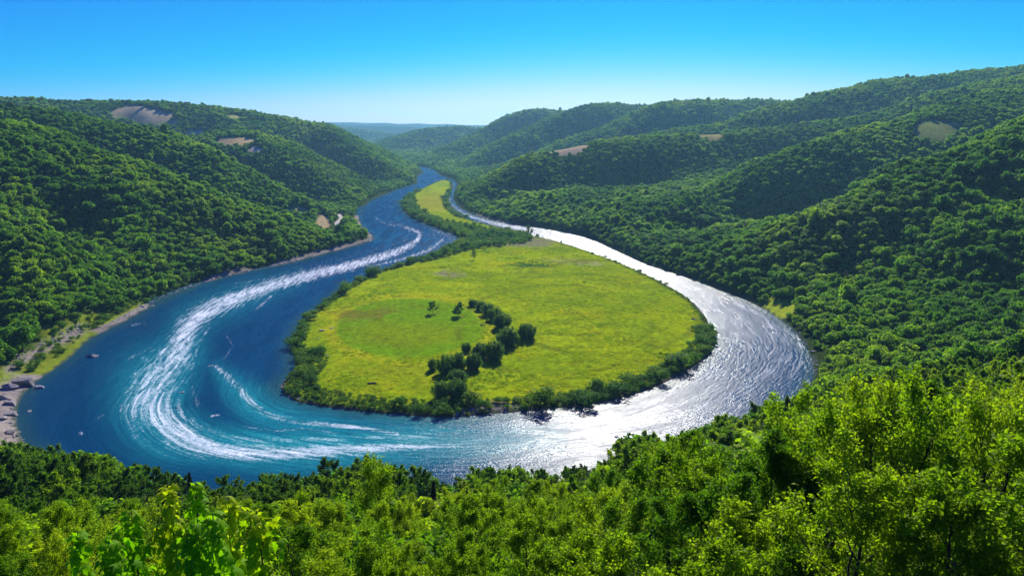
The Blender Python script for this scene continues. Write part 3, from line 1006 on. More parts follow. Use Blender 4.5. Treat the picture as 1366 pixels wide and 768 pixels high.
used_n, used_m = set(), set()
fore_objs = []
for n_, i in vis_fore:
    x, y, z, h = slope_trees[i]
    rot = RNG.uniform(0, 6.28)
    sx = h / 9 * RNG.uniform(0.92, 1.15)
    if y < 85:
        k = int(RNG.choice(4, p=[.3, .28, .17, .25])); o = place(NEAR_P, used_n, k, (x, y, z - 0.1), sx, h / 9, rot); m = ['leaf_bright', 'leaf_bright', 'leaf_mid', 'leaf_bright'][k]
    else:
        pr = [.31, .29, .34, .06] if x < -0.18 * y else [.34, .32, .20, .14] if x < 0 else [.28, .27, .10, .35]
        k = int(RNG.choice(4, p=pr)); o = place(MID_P, used_m, k, (x, y, z - 0.1), sx * 1.1, h / 9, rot); m = ['leaf_mid', 'leaf_mid', 'leaf_dark', 'leaf_bright'][k]
    a, b, f = project(np.array([x]), np.array([y]), np.array([z + h]))
    fore_objs.append((o, float(a[0]), y, h, m))
for P_, u_ in ((NEAR_P, used_n), (MID_P, used_m)):
    for k, p in enumerate(P_):
        if k not in u_:
            for ch in list(p.children): bpy.data.objects.remove(ch)
            bpy.data.objects.remove(p)

BANDS = [(0, 34), (34, 52), (52, 66), (66, 82), (82, 98), (98, 115), (115, 135), (135, 157), (157, 181), (181, 208), (208, 236), (236, 263), (263, 400)]
for bi, (d0, d1) in enumerate(BANDS):
    rowt = sorted([t for t in fore_objs if d0 <= t[2] < d1], key=lambda t: t[1])
    for j, (o, px, y, h, m) in enumerate(rowt):
        size = 'tall' if h > 9.5 else 'low' if h < 6.3 else 'medium'
        where = 'row closest to the camera' if bi == 0 else 'last row before the river' if bi == len(BANDS) - 1 else f'{nth(bi + 1)} row from the bottom edge'
        tag(o, f'{size} {TONE[m]} leafy tree, {nth(j + 1)} from left, {where}', 'tree', 'leafy trees on the near slope')

# ---- hillside trees across the river: the largest in view are things, the rest is the forest
hills = list(zip(fx, fy, fz, fh))
FORP = []
for k in range(7):
    rng = np.random.default_rng(300 + k)
    rad = [3.3, 3.7, 3.0, 3.9, 3.4, 2.8, 3.6][k]; hg = [6.2, 6.6, 6.8, 6.0, 6.4, 7.0, 6.2][k]
    FORP.append((rng, rad, hg))


def forest_crown(k, n, leaf):
    rng, rad, hg = FORP[k]
    return lobed_crown(np.random.default_rng(300 + k), rad * 0.98, hg, 1.7, n, leaf, 13 + k)


def short_trunk(k):
    p = np.array([[0, 0, 0], [0.05, 0.03, 1.2], [0.0, 0.1, 3.0], [0.15, 0.0, 5.2]])
    g_ = Geo(); g_.add(tube(p, [0.22, 0.17, 0.13, 0.05], 6))
    for a in range(3):
        az = a * 2.1 + k
        g_.add(tube(np.array([p[2], p[2] + [math.cos(az) * 1.0, math.sin(az) * 1.0, 1.1], p[2] + [math.cos(az) * 1.6, math.sin(az) * 1.6, 2.4]]), [0.09, 0.06, 0.03], 5))
    return g_.get()


vis_h = shown(hills, ras, 0.42)
cand = sorted([v for v in vis_h if v[0] >= 1 and hills[v[1]][1] < 1000], key=lambda v: -hills[v[1]][3] / hills[v[1]][1] * (1 if v[0] > 1 else 0.6))[:290]
pick = {i for _n, i in cand}
HILL_P = [tree_proto('hillside_tree', short_trunk(k), forest_crown(k, 900, 0.85), 'leaf_forest') for k in range(5)]
used_h = set(); hill_objs = []
for _n, i in cand:
    x, y, z, h = hills[i]
    k = int(RNG.integers(0, 5))
    o = place(HILL_P, used_h, k, (x, y, z - 0.2), h / 8.2 * RNG.uniform(0.95, 1.25), h / 8.2, RNG.uniform(0, 6.28))
    dw_ = float(sample(DW, np.array([x]), np.array([y]))[0])
    a, b, f = project(np.array([x]), np.array([y]), np.array([z + h]))
    hill_objs.append((o, float(a[0]), y, h, dw_))
for side, name in ((-1, 'wooded left bank'), (1, 'wooded right bank')):
    s_ = sorted([t for t in hill_objs if (t[0].location.x < 0) == (side < 0)], key=lambda t: t[4])
    step = 16
    nrow = (len(s_) + step - 1) // step
    for r in range(nrow):
        row = sorted(s_[r * step:(r + 1) * step], key=lambda t: t[1])
        for j, (o, px, y, h, dw_) in enumerate(row):
            size = 'large' if h > 11 else 'small' if h < 7.5 else 'middling'
            tag(o, f'{size} round tree on the {name}, {nth(r + 1)} row from water, {nth(j + 1)} from left', 'tree', 'trees on the river banks')

def spruce(rng, n):
    g_ = Geo(); g_.add(tube(np.array([[0, 0, 0], [0, 0, 0.5], [0, 0, 1.0]]), [0.022, 0.014, 0.003], 6))
    P, Nn = [], []
    for k in range(34):
        f = 0.1 + 0.88 * k / 33
        for a in range(9):
            az = a * 0.698 + k * 1.1 + rng.normal() * 0.15
            ln = 0.20 * (1 - f) ** 0.85 * rng.uniform(0.75, 1.15) + 0.012
            m = n // 306
            s = rng.uniform(0.1, 1, m)
            P.append(np.stack([np.cos(az) * ln * s, np.sin(az) * ln * s, f - 0.10 * s * ln / 0.2 + rng.normal(size=m) * 0.006], -1) + rng.normal(size=(m, 3)) * 0.007)
    P = np.concatenate(P)
    V, F = leaf_quads(P, rng.normal(size=P.shape) * 0.4 + [0, 0, 1], 0.032, rng, 0.45, 0.8)
    return g_.get(), (V, F, rng.uniform(0, 1, len(P)))



# ---- the forest: crowns on points
def gn_scatter(name, P, S, R, K, protos, label, kind_group=None):
    coll = bpy.data.collections.new(name + '_kinds')
    for i, me in enumerate(protos):
        coll.objects.link(bpy.data.objects.new(f'{name}_{chr(97 + i)}', me))
    me = bpy.data.meshes.new(name)
    me.vertices.add(len(P)); me.vertices.foreach_set('co', np.asarray(P, np.float32).ravel())
    for an, typ, key, arr in (('size', 'FLOAT_VECTOR', 'vector', S), ('turn', 'FLOAT_VECTOR', 'vector', R)):
        at = me.attributes.new(an, typ, 'POINT'); at.data.foreach_set(key, np.asarray(arr, np.float32).ravel())
    at = me.attributes.new('sort', 'INT', 'POINT'); at.data.foreach_set('value', np.asarray(K, np.int32))
    o = link(name, me)
    ng = bpy.data.node_groups.new(name, 'GeometryNodeTree')
    ng.interface.new_socket('Geometry', in_out='INPUT', socket_type='NodeSocketGeometry')
    ng.interface.new_socket('Geometry', in_out='OUTPUT', socket_type='NodeSocketGeometry')
    gi = ng.nodes.new('NodeGroupInput'); go = ng.nodes.new('NodeGroupOutput')
    m2p = ng.nodes.new('GeometryNodeMeshToPoints')
    iop = ng.nodes.new('GeometryNodeInstanceOnPoints')
    ci = ng.nodes.new('GeometryNodeCollectionInfo'); ci.inputs[0].default_value = coll
    ci.inputs['Separate Children'].default_value = True; ci.inputs['Reset Children'].default_value = True
    def attr(nm, t):
        n = ng.nodes.new('GeometryNodeInputNamedAttribute'); n.data_type = t; n.inputs['Name'].default_value = nm
        return [s for s in n.outputs if s.enabled and s.name == 'Attribute'][0]
    lk = ng.links.new
    lk(gi.outputs[0], m2p.inputs[0]); lk(m2p.outputs[0], iop.inputs['Points']); lk(ci.outputs[0], iop.inputs['Instance'])
    iop.inputs['Pick Instance'].default_value = True
    lk(attr('sort', 'INT'), iop.inputs['Instance Index'])
    e2r = ng.nodes.new('FunctionNodeEulerToRotation'); lk(attr('turn', 'FLOAT_VECTOR'), e2r.inputs[0])
    lk(e2r.outputs[0], iop.inputs['Rotation']); lk(attr('size', 'FLOAT_VECTOR'), iop.inputs['Scale'])
    lk(iop.outputs[0], go.inputs[0])
    md = o.modifiers.new('scatter', 'NODES'); md.node_group = ng
    return tag(o, label, kind='stuff')


left = [hills[i] for i in range(len(hills)) if i not in pick] 
allp = np.array(left + rest_trees)
n = len(allp)
print('forest', n, 'near', len(near_trees), 'mid', len(mid_trees), 'slope shown', len(vis_fore), 'hill', len(cand))
sz = allp[:, 3] / 8.2
wide_ = sz * RNG.uniform(1.1, 1.5, n)
tilt = RNG.normal(size=(n, 2)) * 0.06
protos = []
for k in range(7):
    for nm_, nq, lf in (('near', 800, 0.9), ('far', 340, 1.35)):
        protos.append(crown_mesh('forest_crown', forest_crown(k, nq, lf), M['leaf_forest']))
order = [2 * k for k in range(7)] + [2 * k + 1 for k in range(7)]
protos = [protos[i] for i in order]
kk = RNG.integers(0, 7, n) + np.where(allp[:, 1] > 900, 7, 0)
nn_ = len(protos)
for k, (mt_, tall) in enumerate((('leaf_dark', 1.0), ('leaf_dark', 0.92), ('leaf_mid', 1.25))):      # darker and taller kinds among them
    V_, F_, T_ = forest_crown(k + 2, 420, 1.25)
    V_ = V_ * np.array([1 / math.sqrt(tall), 1 / math.sqrt(tall), tall])
    protos.append(crown_mesh('forest_crown', (V_, F_, T_), M[mt_]))
wd_, lv_ = spruce(np.random.default_rng(955), 1200)
protos.append(crown_mesh('forest_conifer', (lv_[0] * np.array([11.0, 11.0, 9.5]), lv_[1], lv_[2]), M['needle']))
mixn = vnoise(allp[:, 0] / 70.0, allp[:, 1] / 70.0, 91) + RNG.normal(size=n) * 0.22
kk = np.where(mixn > 0.86, nn_ + RNG.integers(0, 2, n), np.where(mixn < 0.10, nn_ + 2, kk))
kk = np.where(RNG.uniform(size=n) < 0.012, nn_ + 3, kk)
gn_scatter('forest', allp[:, :3] - np.array([0, 0, 0.4]), np.stack([wide_, wide_, sz], -1), np.stack([tilt[:, 0], tilt[:, 1], RNG.uniform(0, 6.28, n)], -1), kk, protos, 'green broadleaved forest covering the hills')

# ---- undergrowth of the near slope: uncountable
u = np.stack([RNG.uniform(-120, 130, 9000), RNG.uniform(14, 135, 9000)], -1)
u = u[(u[:, 1] > np.where(u[:, 0] < 4, 30, 18)) & (np.abs(u[:, 0]) < 0.85 * u[:, 1] + 4) & (RNG.uniform(size=len(u)) < np.interp(u[:, 1], [14, 60, 135], [1.0, 0.6, 0.35]))]
us = RNG.lognormal(0.25, 0.35, len(u)) * np.interp(u[:, 1], [14, 28, 60], [0.5, 0.85, 1.25])
UG = []
for k in range(4):
    V_, F_, T_ = lobed_crown(np.random.default_rng(470 + k), 1.0, 1.35, 0.0, 2600, 0.125, 11, 0.05)
    UG.append(crown_mesh('undergrowth', (V_, F_, T_), M['leaf_bright' if k < 2 else 'leaf_mid']))
gn_scatter('undergrowth', np.column_stack([u, ground(u[:, 0], u[:, 1]) - 0.15]), np.stack([us, us, us], -1), np.stack([0 * us, 0 * us, RNG.uniform(0, 6.28, len(us))], -1), RNG.integers(0, 4, len(us)), UG, 'leafy undergrowth on the near slope')

# ---- shrubs round the meadow
SHRUB = []                                                   # x, y, z, h, width factor, zone
px_zone = [  # along the shore polygon: (px range, py range) -> height, spacing, inset range, zone
    ((455, 575), (338, 385), 4.2, 3.2, (1, 11), 'upstream shore'), ((385, 460), (380, 470), 3.7, 3.0, (1, 9), 'west shore'), ((375, 460), (470, 545), 2.6, 2.1, (1, 21), 'southwest point'),
    ((460, 660), (530, 560), 2.8, 2.1, (1, 18), 'front shore'), ((660, 965), (440, 560), 3.9, 2.8, (1, 16), 'southeast shore'), ((800, 950), (330, 440), 2.2, 3.4, (2, 7), 'east shore'), ((690, 800), (305, 340), 1.6, 5.0, (2, 5), 'northeast shore'),
    ((535, 625), (255, 345), 4.6, 4.5, (1, 15), 'thicket beside the far channel'), ((596, 710), (240, 316), 2.6, 6.0, (1, 6), 'far channel shore'),
]
per = np.concatenate([[0], np.cumsum(np.linalg.norm(np.diff(np.vstack([ISLAND, ISLAND[:1]]), axis=0), axis=1))])
closed = np.vstack([ISLAND, ISLAND[:1]])
cen = ISLAND.mean(0)
for (xa, xb), (ya, yb), hm, sp, (i0, i1), zone in px_zone:
    for s in np.arange(0, per[-1], sp):
        bx, by = np.interp(s, per, closed[:, 0]), np.interp(s, per, closed[:, 1])
        qx, qy, _ = project(np.array([bx]), np.array([by]), np.array([0.0]))
        if not (xa <= qx[0] < xb and ya <= qy[0] < yb): continue
        a, b = np.interp(s + 2, per, closed[:, 0]) - bx, np.interp(s + 2, per, closed[:, 1]) - by
        nn = np.array([b, -a]); nn /= np.linalg.norm(nn) + 1e-9
        if sdist(np.array([bx + nn[0] * 4]), np.array([by + nn[1] * 4]), ISLAND)[0] > 0: nn = -nn
        for row in range(max(1, int((i1 - i0) / (sp * 1.25)))):
            ins = i0 + (row + RNG.uniform(0.0, 0.9)) * sp * 1.25
            if RNG.uniform() < 0.2: continue
            if 612 < qx[0] < 692 and qy[0] > 530 and ins < 9 and RNG.uniform() < 0.85: continue
            if vnoise(np.array([bx / 14.0]), np.array([by / 14.0]), 8)[0] < 0.20 and row == 0: continue
            hh = hm * math.exp(RNG.normal() * 0.28) * (1.8 if RNG.uniform() < 0.05 else 0.78) * (0.75 + 0.5 * vnoise(np.array([bx / 25.0]), np.array([by / 25.0]), 5)[0])
            SHRUB.append([bx + nn[0] * ins + RNG.normal() * 0.8, by + nn[1] * ins + RNG.normal() * 0.8, 0, hh, RNG.uniform(0.55, 0.85), zone])
# thicket on the neck between the two channels
poly = np.array([on_plane(*p) for p in [(541, 264), (550, 259), (562, 284), (600, 300), (640, 305), (700, 312), (712, 320), (700, 327), (640, 334), (600, 342), (570, 350), (545, 354), (520, 362), (560, 346), (600, 330), (616, 318), (576, 301), (545, 287), (538, 270)]])
mn, mx_ = poly.min(0), poly.max(0)
y = mn[1]
while y < mx_[1]:
    sp = np.interp(y, [700, 1000, 1700], [5.0, 6.0, 9.0])
    for x in np.arange(mn[0], mx_[0], sp):
        q = np.array([x + RNG.normal() * 1.6]), np.array([y + RNG.normal() * 1.6])
        if inside(q[0], q[1], poly)[0] and sdist(q[0], q[1], ISLAND)[0] < -2:
            SHRUB.append([q[0][0], q[1][0], 0, 5.6 * math.exp(RNG.normal() * 0.3), RNG.uniform(0.42, 0.62), 'thicket on the neck between the channels'])
    y += sp
# bushes on the grassy strip of the left bank
bp_ = np.array([on_plane(*p) for p in [(2, 498), (40, 500), (84, 474), (112, 448), (160, 424), (230, 388), (300, 364), (296, 358), (225, 378), (150, 412), (90, 432), (30, 470), (2, 484)]])
for x, y in np.stack([RNG.uniform(bp_[:, 0].min(), bp_[:, 0].max(), 900), RNG.uniform(bp_[:, 1].min(), bp_[:, 1].max(), 900)], -1):
    if inside(np.array([x]), np.array([y]), bp_)[0] and RNG.uniform() < 0.62 and sample(DW, np.array([x]), np.array([y]))[0] > 3:
        SHRUB.append([x, y, 0, 2.6 * math.exp(RNG.normal() * 0.4), RNG.uniform(0.6, 0.9), 'grassy left bank'])
sx_ = np.array([s[0] for s in SHRUB]); sy_ = np.array([s[1] for s in SHRUB])
sd_ = sdist(sx_, sy_, ISLAND)
szz = island_height(sx_, sy_, sd_)
for s, z in zip(SHRUB, szz): s[2] = float(z) if 'left bank' not in s[5] else float(ground([s[0]], [s[1]])[0])
SHRUB = [s for s, d in zip(SHRUB, sd_) if d < -0.8 or 'left bank' in s[5]]
ras2 = Raster()
vs = shown([tuple(s[:4]) for s in SHRUB], ras2, 0.5)
cs = sorted([v for v in vs if v[0] > 0], key=lambda v: -SHRUB[v[1]][3] * FPX / SHRUB[v[1]][1] * (1 if v[0] > 1 else 0.7))[:290]
pick_s = {i for _n, i in cs}


def shrub_geo(k, n, leaf):
    rng = np.random.default_rng(500 + k)
    V, F, t = lobed_crown(rng, 0.5, 0.92, 0.06, n, leaf, 9 + k, 0.05)
    return V, F, t


SHM = []
for k in range(5):
    me = crown_mesh('shrub', shrub_geo(k, 700, 0.085), M['leaf_bush'])
    SHM.append(me)
zone_rows = {}
for _n, i in cs:
    x, y, z, h, wf, zone = SHRUB[i]
    o = link('shrub', SHM[int(RNG.integers(0, 5))])
    o.location = (x, y, z - 0.1); o.scale = (h * wf * 2, h * wf * 2, h); o.rotation_euler = (0, 0, RNG.uniform(0, 6.28))
    zone_rows.setdefault(zone, []).append((o, x, y, h))
for zone, lst in zone_rows.items():
    lst.sort(key=lambda t: -float(sdist(np.array([t[1]]), np.array([t[2]]), ISLAND)[0]))
    for r in range(0, len(lst), 24):
        row = sorted(lst[r:r + 24], key=lambda t: float(project(np.array([t[1]]), np.array([t[2]]), np.array([0.]))[0][0]))
        for j, (o, x, y, h) in enumerate(row):
            size = 'tall' if h > 4.6 else 'low' if h < 2.6 else 'rounded'
            zz = zone if zone.startswith(('thicket', 'grassy')) else "meadow's " + zone
            tag(o, f'{size} shrub, {zz}, {nth(r // 24 + 1)} row from water, {nth(j + 1)} from left', 'shrub', 'shrubs fringing the meadow')
rs = np.array([[s[0], s[1], s[2] - 0.1, s[3], s[4]] for i, s in enumerate(SHRUB) if i not in pick_s])
print('shrubs', len(SHRUB), {k: len(v) for k, v in zone_rows.items()})
ws = rs[:, 3] * rs[:, 4] * 2
gn_scatter('shrubbery', rs[:, :3], np.stack([ws, ws, rs[:, 3]], -1), np.stack([0 * ws, 0 * ws, RNG.uniform(0, 6.28, len(ws))], -1), RNG.integers(0, 4, len(ws)),
           [crown_mesh('shrubbery', shrub_geo(k, 380, 0.12), M['leaf_bush']) for k in range(4)], 'dense green shrubbery along the meadow shores')

# ---- the trees and bushes standing in the meadow (pixel foot, height and width in pixels)
def spray_bush(rng, n, leaf):
    """willow-like: many upright sprays from one foot"""
    g_ = Geo(); P, T = [], []
    ns = 44
    for i in range(ns):
        az = rng.uniform(0, 6.28); out_ = math.sqrt(rng.uniform(0.02, 1)) * 0.46
        hh = 0.97 * math.sqrt(max(0.12, 1 - (out_ / 0.50) ** 2)) * rng.uniform(0.8, 1.05)
        s = np.linspace(0, 1, 6)
        d = np.array([math.cos(az), math.sin(az)])
        p = np.stack([d[0] * out_ * s ** 0.45, d[1] * out_ * s ** 0.45, hh * s], -1) + np.cumsum(rng.normal(size=(6, 3)) * 0.012, axis=0)
        p[0] = (d[0] * 0.03, d[1] * 0.03, 0)
        g_.add(tube(p, 0.012 * np.linspace(1, 0.25, 6), 4))
        m = n // ns
        a = rng.beta(1.15, 0.9, m) * 1.03
        q = np.stack([np.interp(a, s, p[:, c]) for c in range(3)], -1) + rng.normal(size=(m, 3)) * 0.062 * (1.25 - 0.7 * a)[:, None]
        q[:, 2] = np.maximum(q[:, 2], 0.02)
        P.append(q); T.append(np.clip(rng.uniform() * 0.6 + rng.uniform(0, 0.4, m), 0, 1))
    P = np.concatenate(P); T = np.concatenate(T)
    nr = np.stack([P[:, 0], P[:, 1], (P[:, 2] - 0.3)], -1) + rng.normal(size=P.shape) * 0.3
    V, F = leaf_quads(P, nr, leaf, rng, 0.5)
    return g_.get(), (V, F, T)


M['leaf_willow'] = leaf_material('willow_leaves', (0.035, 0.11, 0.014), (0.07, 0.17, 0.014), (0.13, 0.24, 0.016), 0.5, scale_patch=0.05)
BUSH_P = []
for k in range(4):
    wd_, lv_ = spray_bush(np.random.default_rng(700 + k), 4800, 0.075)
    BUSH_P.append(tree_proto('willow_bush', wd_, lv_, 'leaf_willow'))
BUSHES = [
    ((631, 409), 12, 12, 'smallest willow bush at the far end of the curved hedge'), ((642, 414), 15, 15, 'low willow bush second from the far end of the curved hedge'),
    ((651, 420), 20, 18, 'willow bush third from the far end of the curved hedge'), ((661, 427), 22, 20, 'dense willow bush fourth from the far end of the curved hedge'),
    ((670, 438), 25, 24, 'broad willow bush midway along the curved hedge'), ((677, 461), 33, 29, 'widest willow bush at the outer bend of the curved hedge, near the lone bush'),
    ((659, 481), 33, 27, 'tall round willow bush just below the widest bush of the curved hedge'), ((641, 476), 23, 22, 'pale willow bush in the gap between the two largest hedge bushes'),
    ((622, 470), 16, 13, 'slim upright willow bush rising behind the lower hedge group'), ((632, 494), 28, 21, 'right-hand willow bush of the lower hedge group'),
    ((613, 495), 30, 22, 'middle willow bush of the lower hedge group'), ((595, 500), 33, 24, 'large dark willow bush at the left of the lower hedge group'), ((577, 495), 20, 12, 'narrow willow bush at the left end of the lower hedge group'),
    ((610, 513), 24, 25, 'pale spreading willow bush just above the front shore shrubs'), ((588, 530), 30, 24, 'dark willow bush on the front shore below the hedge'), ((609, 531), 34, 27, 'tall willow bush on the front shore below the hedge'),
    ((703, 452), 27, 24, 'lone round willow bush standing apart in the open meadow'),
]
used_b = set()
for j, ((px, py), hp, wp, lab) in enumerate(BUSHES):
    x, y = on_plane(px, py, 1.6)
    f = float(project(np.array([x]), np.array([y]), np.array([1.6]))[2][0])
    h, wdt = hp * f / FPX * 0.84, wp * f / FPX * 1.06
    o = place(BUSH_P, used_b, j % 4, (x, y, float(island_z(x, y)[0]) - 0.1), wdt * 1.15, h, RNG.uniform(0, 6.28))
    tag(o, lab, 'bush', 'willow bushes in the meadow')
MT = []
for k in range(2):
    wd_, lv_ = branching_tree(np.random.default_rng(760 + k), 9, 6500, 0.42, 0.36, 0.0, 0.08, 0.4)
    MT.append(tree_proto('meadow_tree', wd_, lv_, 'leaf_bush'))
used_t = set()
for j, (px, py, hp, wp, lab) in enumerate([(577, 418, 15, 12, 'small round tree standing inside the mown oval of the meadow'), (611, 422, 16, 17, 'dark spreading tree at the tip of the curved hedge'),
                                          (632, 347, 12, 7, 'tiny dark tree at the far edge of the meadow before the thicket'), (706, 315, 14, 9, 'dark pointed tree beside the narrow right channel')]):
    x, y = on_plane(px, py, 1.6)
    f = float(project(np.array([x]), np.array([y]), np.array([1.6]))[2][0])
    h, wdt = hp * f / FPX * 1.04, wp * f / FPX
    o = place(MT, used_t, j % 2, (x, y, float(island_z(x, y)[0]) - 0.1), wdt / 6.4, h / 9, RNG.uniform(0, 6.28))
    tag(o, lab, 'tree', 'trees in the meadow')

# ---- grass tufts of the meadow: uncountable
def tuft(k):
    rng = np.random.default_rng(840 + k)
    m = 46
    a = rng.uniform(0, 6.28, m); r = np.sqrt(rng.uniform(0, 1, m)) * 0.55
    base = np.stack([np.cos(a) * r, np.sin(a) * r, np.zeros(m)], -1)
    tip = base * rng.uniform(1.1, 1.7, m)[:, None] + np.stack([rng.normal(size=m) * .12, rng.normal(size=m) * .12, rng.uniform(0.35, 0.9, m)], -1)
    b_ = rng.uniform(0, 6.28, m); wv = np.stack([np.cos(b_), np.sin(b_), 0 * b_], -1) * 0.07
    V = np.stack([base - wv, base + wv, (base + tip) / 2 + wv * .8, tip], 1).reshape(-1, 3)
    return crown_mesh('grass', (V, np.arange(4 * m).reshape(m, 4), rng.uniform(0, 1, m)), M['grass'])


M['grass'] = leaf_material('meadow_grass_blades', (0.10, 0.20, 0.004), (0.27, 0.36, 0.004), (0.48, 0.45, 0.01), 0.5, scale_patch=0.02)
q = np.stack([RNG.uniform(-170, 190, 42000), RNG.uniform(340, 900, 42000)], -1)
qs = sdist(q[:, 0], q[:, 1], ISLAND)
qpx, qpy, _ = project(q[:, 0], q[:, 1], np.full(len(q), 1.6))
mow = ((qpx - 545) / 100.0) ** 2 + ((qpy - 437) / 40.0) ** 2 < 1
dens = fbm(q[:, 0] / 28.0, q[:, 1] / 14.0, 55, 3) + 0.25 * (fbm(q[:, 0] / 6.0, q[:, 1] / 6.0, 58, 2) - 0.5)
m = (qs < -5) & ~mow & (dens > 0.47) & (RNG.uniform(size=len(q)) < 0.8)
q, qs, dens = q[m], qs[m], dens[m]
gz = island_height(q[:, 0], q[:, 1], qs)
gs = RNG.lognormal(-0.1, 0.35, len(q)) * np.where(RNG.uniform(size=len(q)) < 0.01, 2.2, 1.0)
print('tufts', len(q))
gn_scatter('grass', np.column_stack([q, gz - 0.03]), np.stack([gs * 1.3, gs * 1.3, gs * 0.8], -1), np.stack([0 * gs, 0 * gs, RNG.uniform(0, 6.28, len(q))], -1), RNG.integers(0, 3, len(q)), [tuft(k) for k in range(3)], 'tufts of long yellow-green grass in the meadow')

# ---- slender open trees in the lower right, trunks showing
SL = []
for k in range(3):
    wd_, lv_ = branching_tree(np.random.default_rng(620 + k), 9, 5600, 0.16, 0.30, [0.03, -0.04, 0.05][k], 0.40, 0.75)
    SL.append(tree_proto('slender_tree', wd_, lv_, 'leaf_bright'))
used_l = set()
for j, (px, py, D, lab) in enumerate([(1078, 548, 41, 'slender open-crowned tree at the left end of the lower right group'), (1122, 530, 38, 'slender tree with a dark leaning trunk, second from left in the lower right group'),
                                     (1186, 516, 35, 'slender tree with visible trunk, third from left in the lower right group'), (1246, 516, 33, 'forked slender tree, fourth from left in the lower right group'),
                                     (1312, 522, 34, 'slender tree with thick leaning trunk, second from right in the lower right group'), (1356, 524, 39, 'slender open tree cut by the right edge of the photo'), (925, 604, 43, 'slender leafy tree standing alone in front of the bright water, right of centre'), (496, 612, 62, 'tall slender tree overlapping the rapids, left of centre')]):
    X, Y, Zt = at_depth(px, py, D)
    zg = float(ground([X], [Y])[0]); h = min(max(4.5, Zt - zg), 14.0)
    o = place(SL, used_l, j % 3, (X, Y, zg - 0.1), h / 9 * RNG.uniform(0.82, 0.95), h / 9, RNG.uniform(0, 6.28))
    tag(o, lab, 'tree', 'slender trees of the near slope')

# ---- saplings in the lower left corner
def maple_leaf(s):
    """lobed, drooping leaf outline fan: centre line along +x"""
    o = [(0, 0), (0.12, 0.16), (0.05, 0.42), (0.34, 0.30), (0.46, 0.52), (0.58, 0.26), (1.0, 0.0)]
    up = o + [(a, -b) for a, b in o[-2:0:-1]]
    V = [(0.42, 0, 0.05)] + [(a, b, -0.38 * a * a - 0.25 * b * b) for a, b in up]
    n_ = len(up)
    return np.array(V) * s, np.array([(0, 1 + i, 1 + (i + 1) % n_) for i in range(n_)])


def sapling(rng, h, nshoot):
    g_ = Geo(); LV, LF, T = [], [], []; cnt = 0
    base_leaf = maple_leaf(1.0)

    def put(p, az, pitch, s, t):
        nonlocal cnt
        V, F = base_leaf
        V = V * s
        roll = rng.normal() * 0.35
        cr, sr = math.cos(roll), math.sin(roll)
        V = np.stack([V[:, 0], V[:, 1] * cr - V[:, 2] * sr, V[:, 1] * sr + V[:, 2] * cr], -1)
        c, s_ = math.cos(pitch), math.sin(pitch)
        V = np.stack([V[:, 0] * c + V[:, 2] * s_, V[:, 1], -V[:, 0] * s_ + V[:, 2] * c], -1)
        c, s_ = math.cos(az), math.sin(az)
        V = np.stack([V[:, 0] * c - V[:, 1] * s_, V[:, 0] * s_ + V[:, 1] * c, V[:, 2]], -1) + p
        LV.append(V); LF.append(F + cnt); cnt += len(V)
        T.extend([t] * len(F))

    def shoot(p0, d, ln, r, leaf):
        m = 9
        s = np.linspace(0, 1, m)
        p = p0 + ln * (s[:, None] * d + np.array([0, 0, 0.18]) * (s ** 2)[:, None]) + np.cumsum(rng.normal(size=(m, 3)) * 0.008 * ln, axis=0) * (s > 0)[:, None]
        g_.add(tube(p, r * np.linspace(1, 0.25, m), 6))
        nw = max(4, int(ln / 0.085))
        for k in range(nw):
            f = 0.12 + 0.88 * (k + 0.5) / nw
            q = np.array([np.interp(f, s, p[:, c]) for c in range(3)])
            a0 = rng.uniform(0, 6.28)
            nn_ = 4 if f < 0.9 else 6
            for e in range(nn_):
                az = a0 + e * 6.283 / nn_ + rng.normal() * 0.3
                pet = leaf * rng.uniform(0.3, 1.3) * (1.75 - 1.5 * f)
                pp = q + pet * np.array([math.cos(az), math.sin(az), 0.35])
                put(pp, az, rng.normal(0.75, 0.3) - (0.35 if f > 0.93 else 0), leaf * rng.uniform(0.75, 1.25) * (1.1 - 0.35 * f), float(np.clip(0.2 + 0.8 * f ** 2.2 + rng.normal() * 0.12, 0, 1)))
        return p, s

    p, s = shoot(np.zeros(3), np.array([rng.normal() * 0.04, rng.normal() * 0.04, 1.0]), h * 0.86, 0.022 * h / 2.5, 0.205)
    for i in range(nshoot):
        f = rng.uniform(0.45, 0.88)
        q = np.array([np.interp(f, s, p[:, c]) for c in range(3)])
        az = i * 2.4 + rng.uniform(-.4, .4)
        e = rng.uniform(0.75, 1.15)
        shoot(q, np.array([math.cos(az) * math.cos(e), math.sin(az) * math.cos(e), math.sin(e)]), h * rng.uniform(0.12, 0.2), 0.008 * h / 2.5, 0.18)
    return g_.get(), (np.concatenate(LV), np.concatenate(LF), np.array(T))


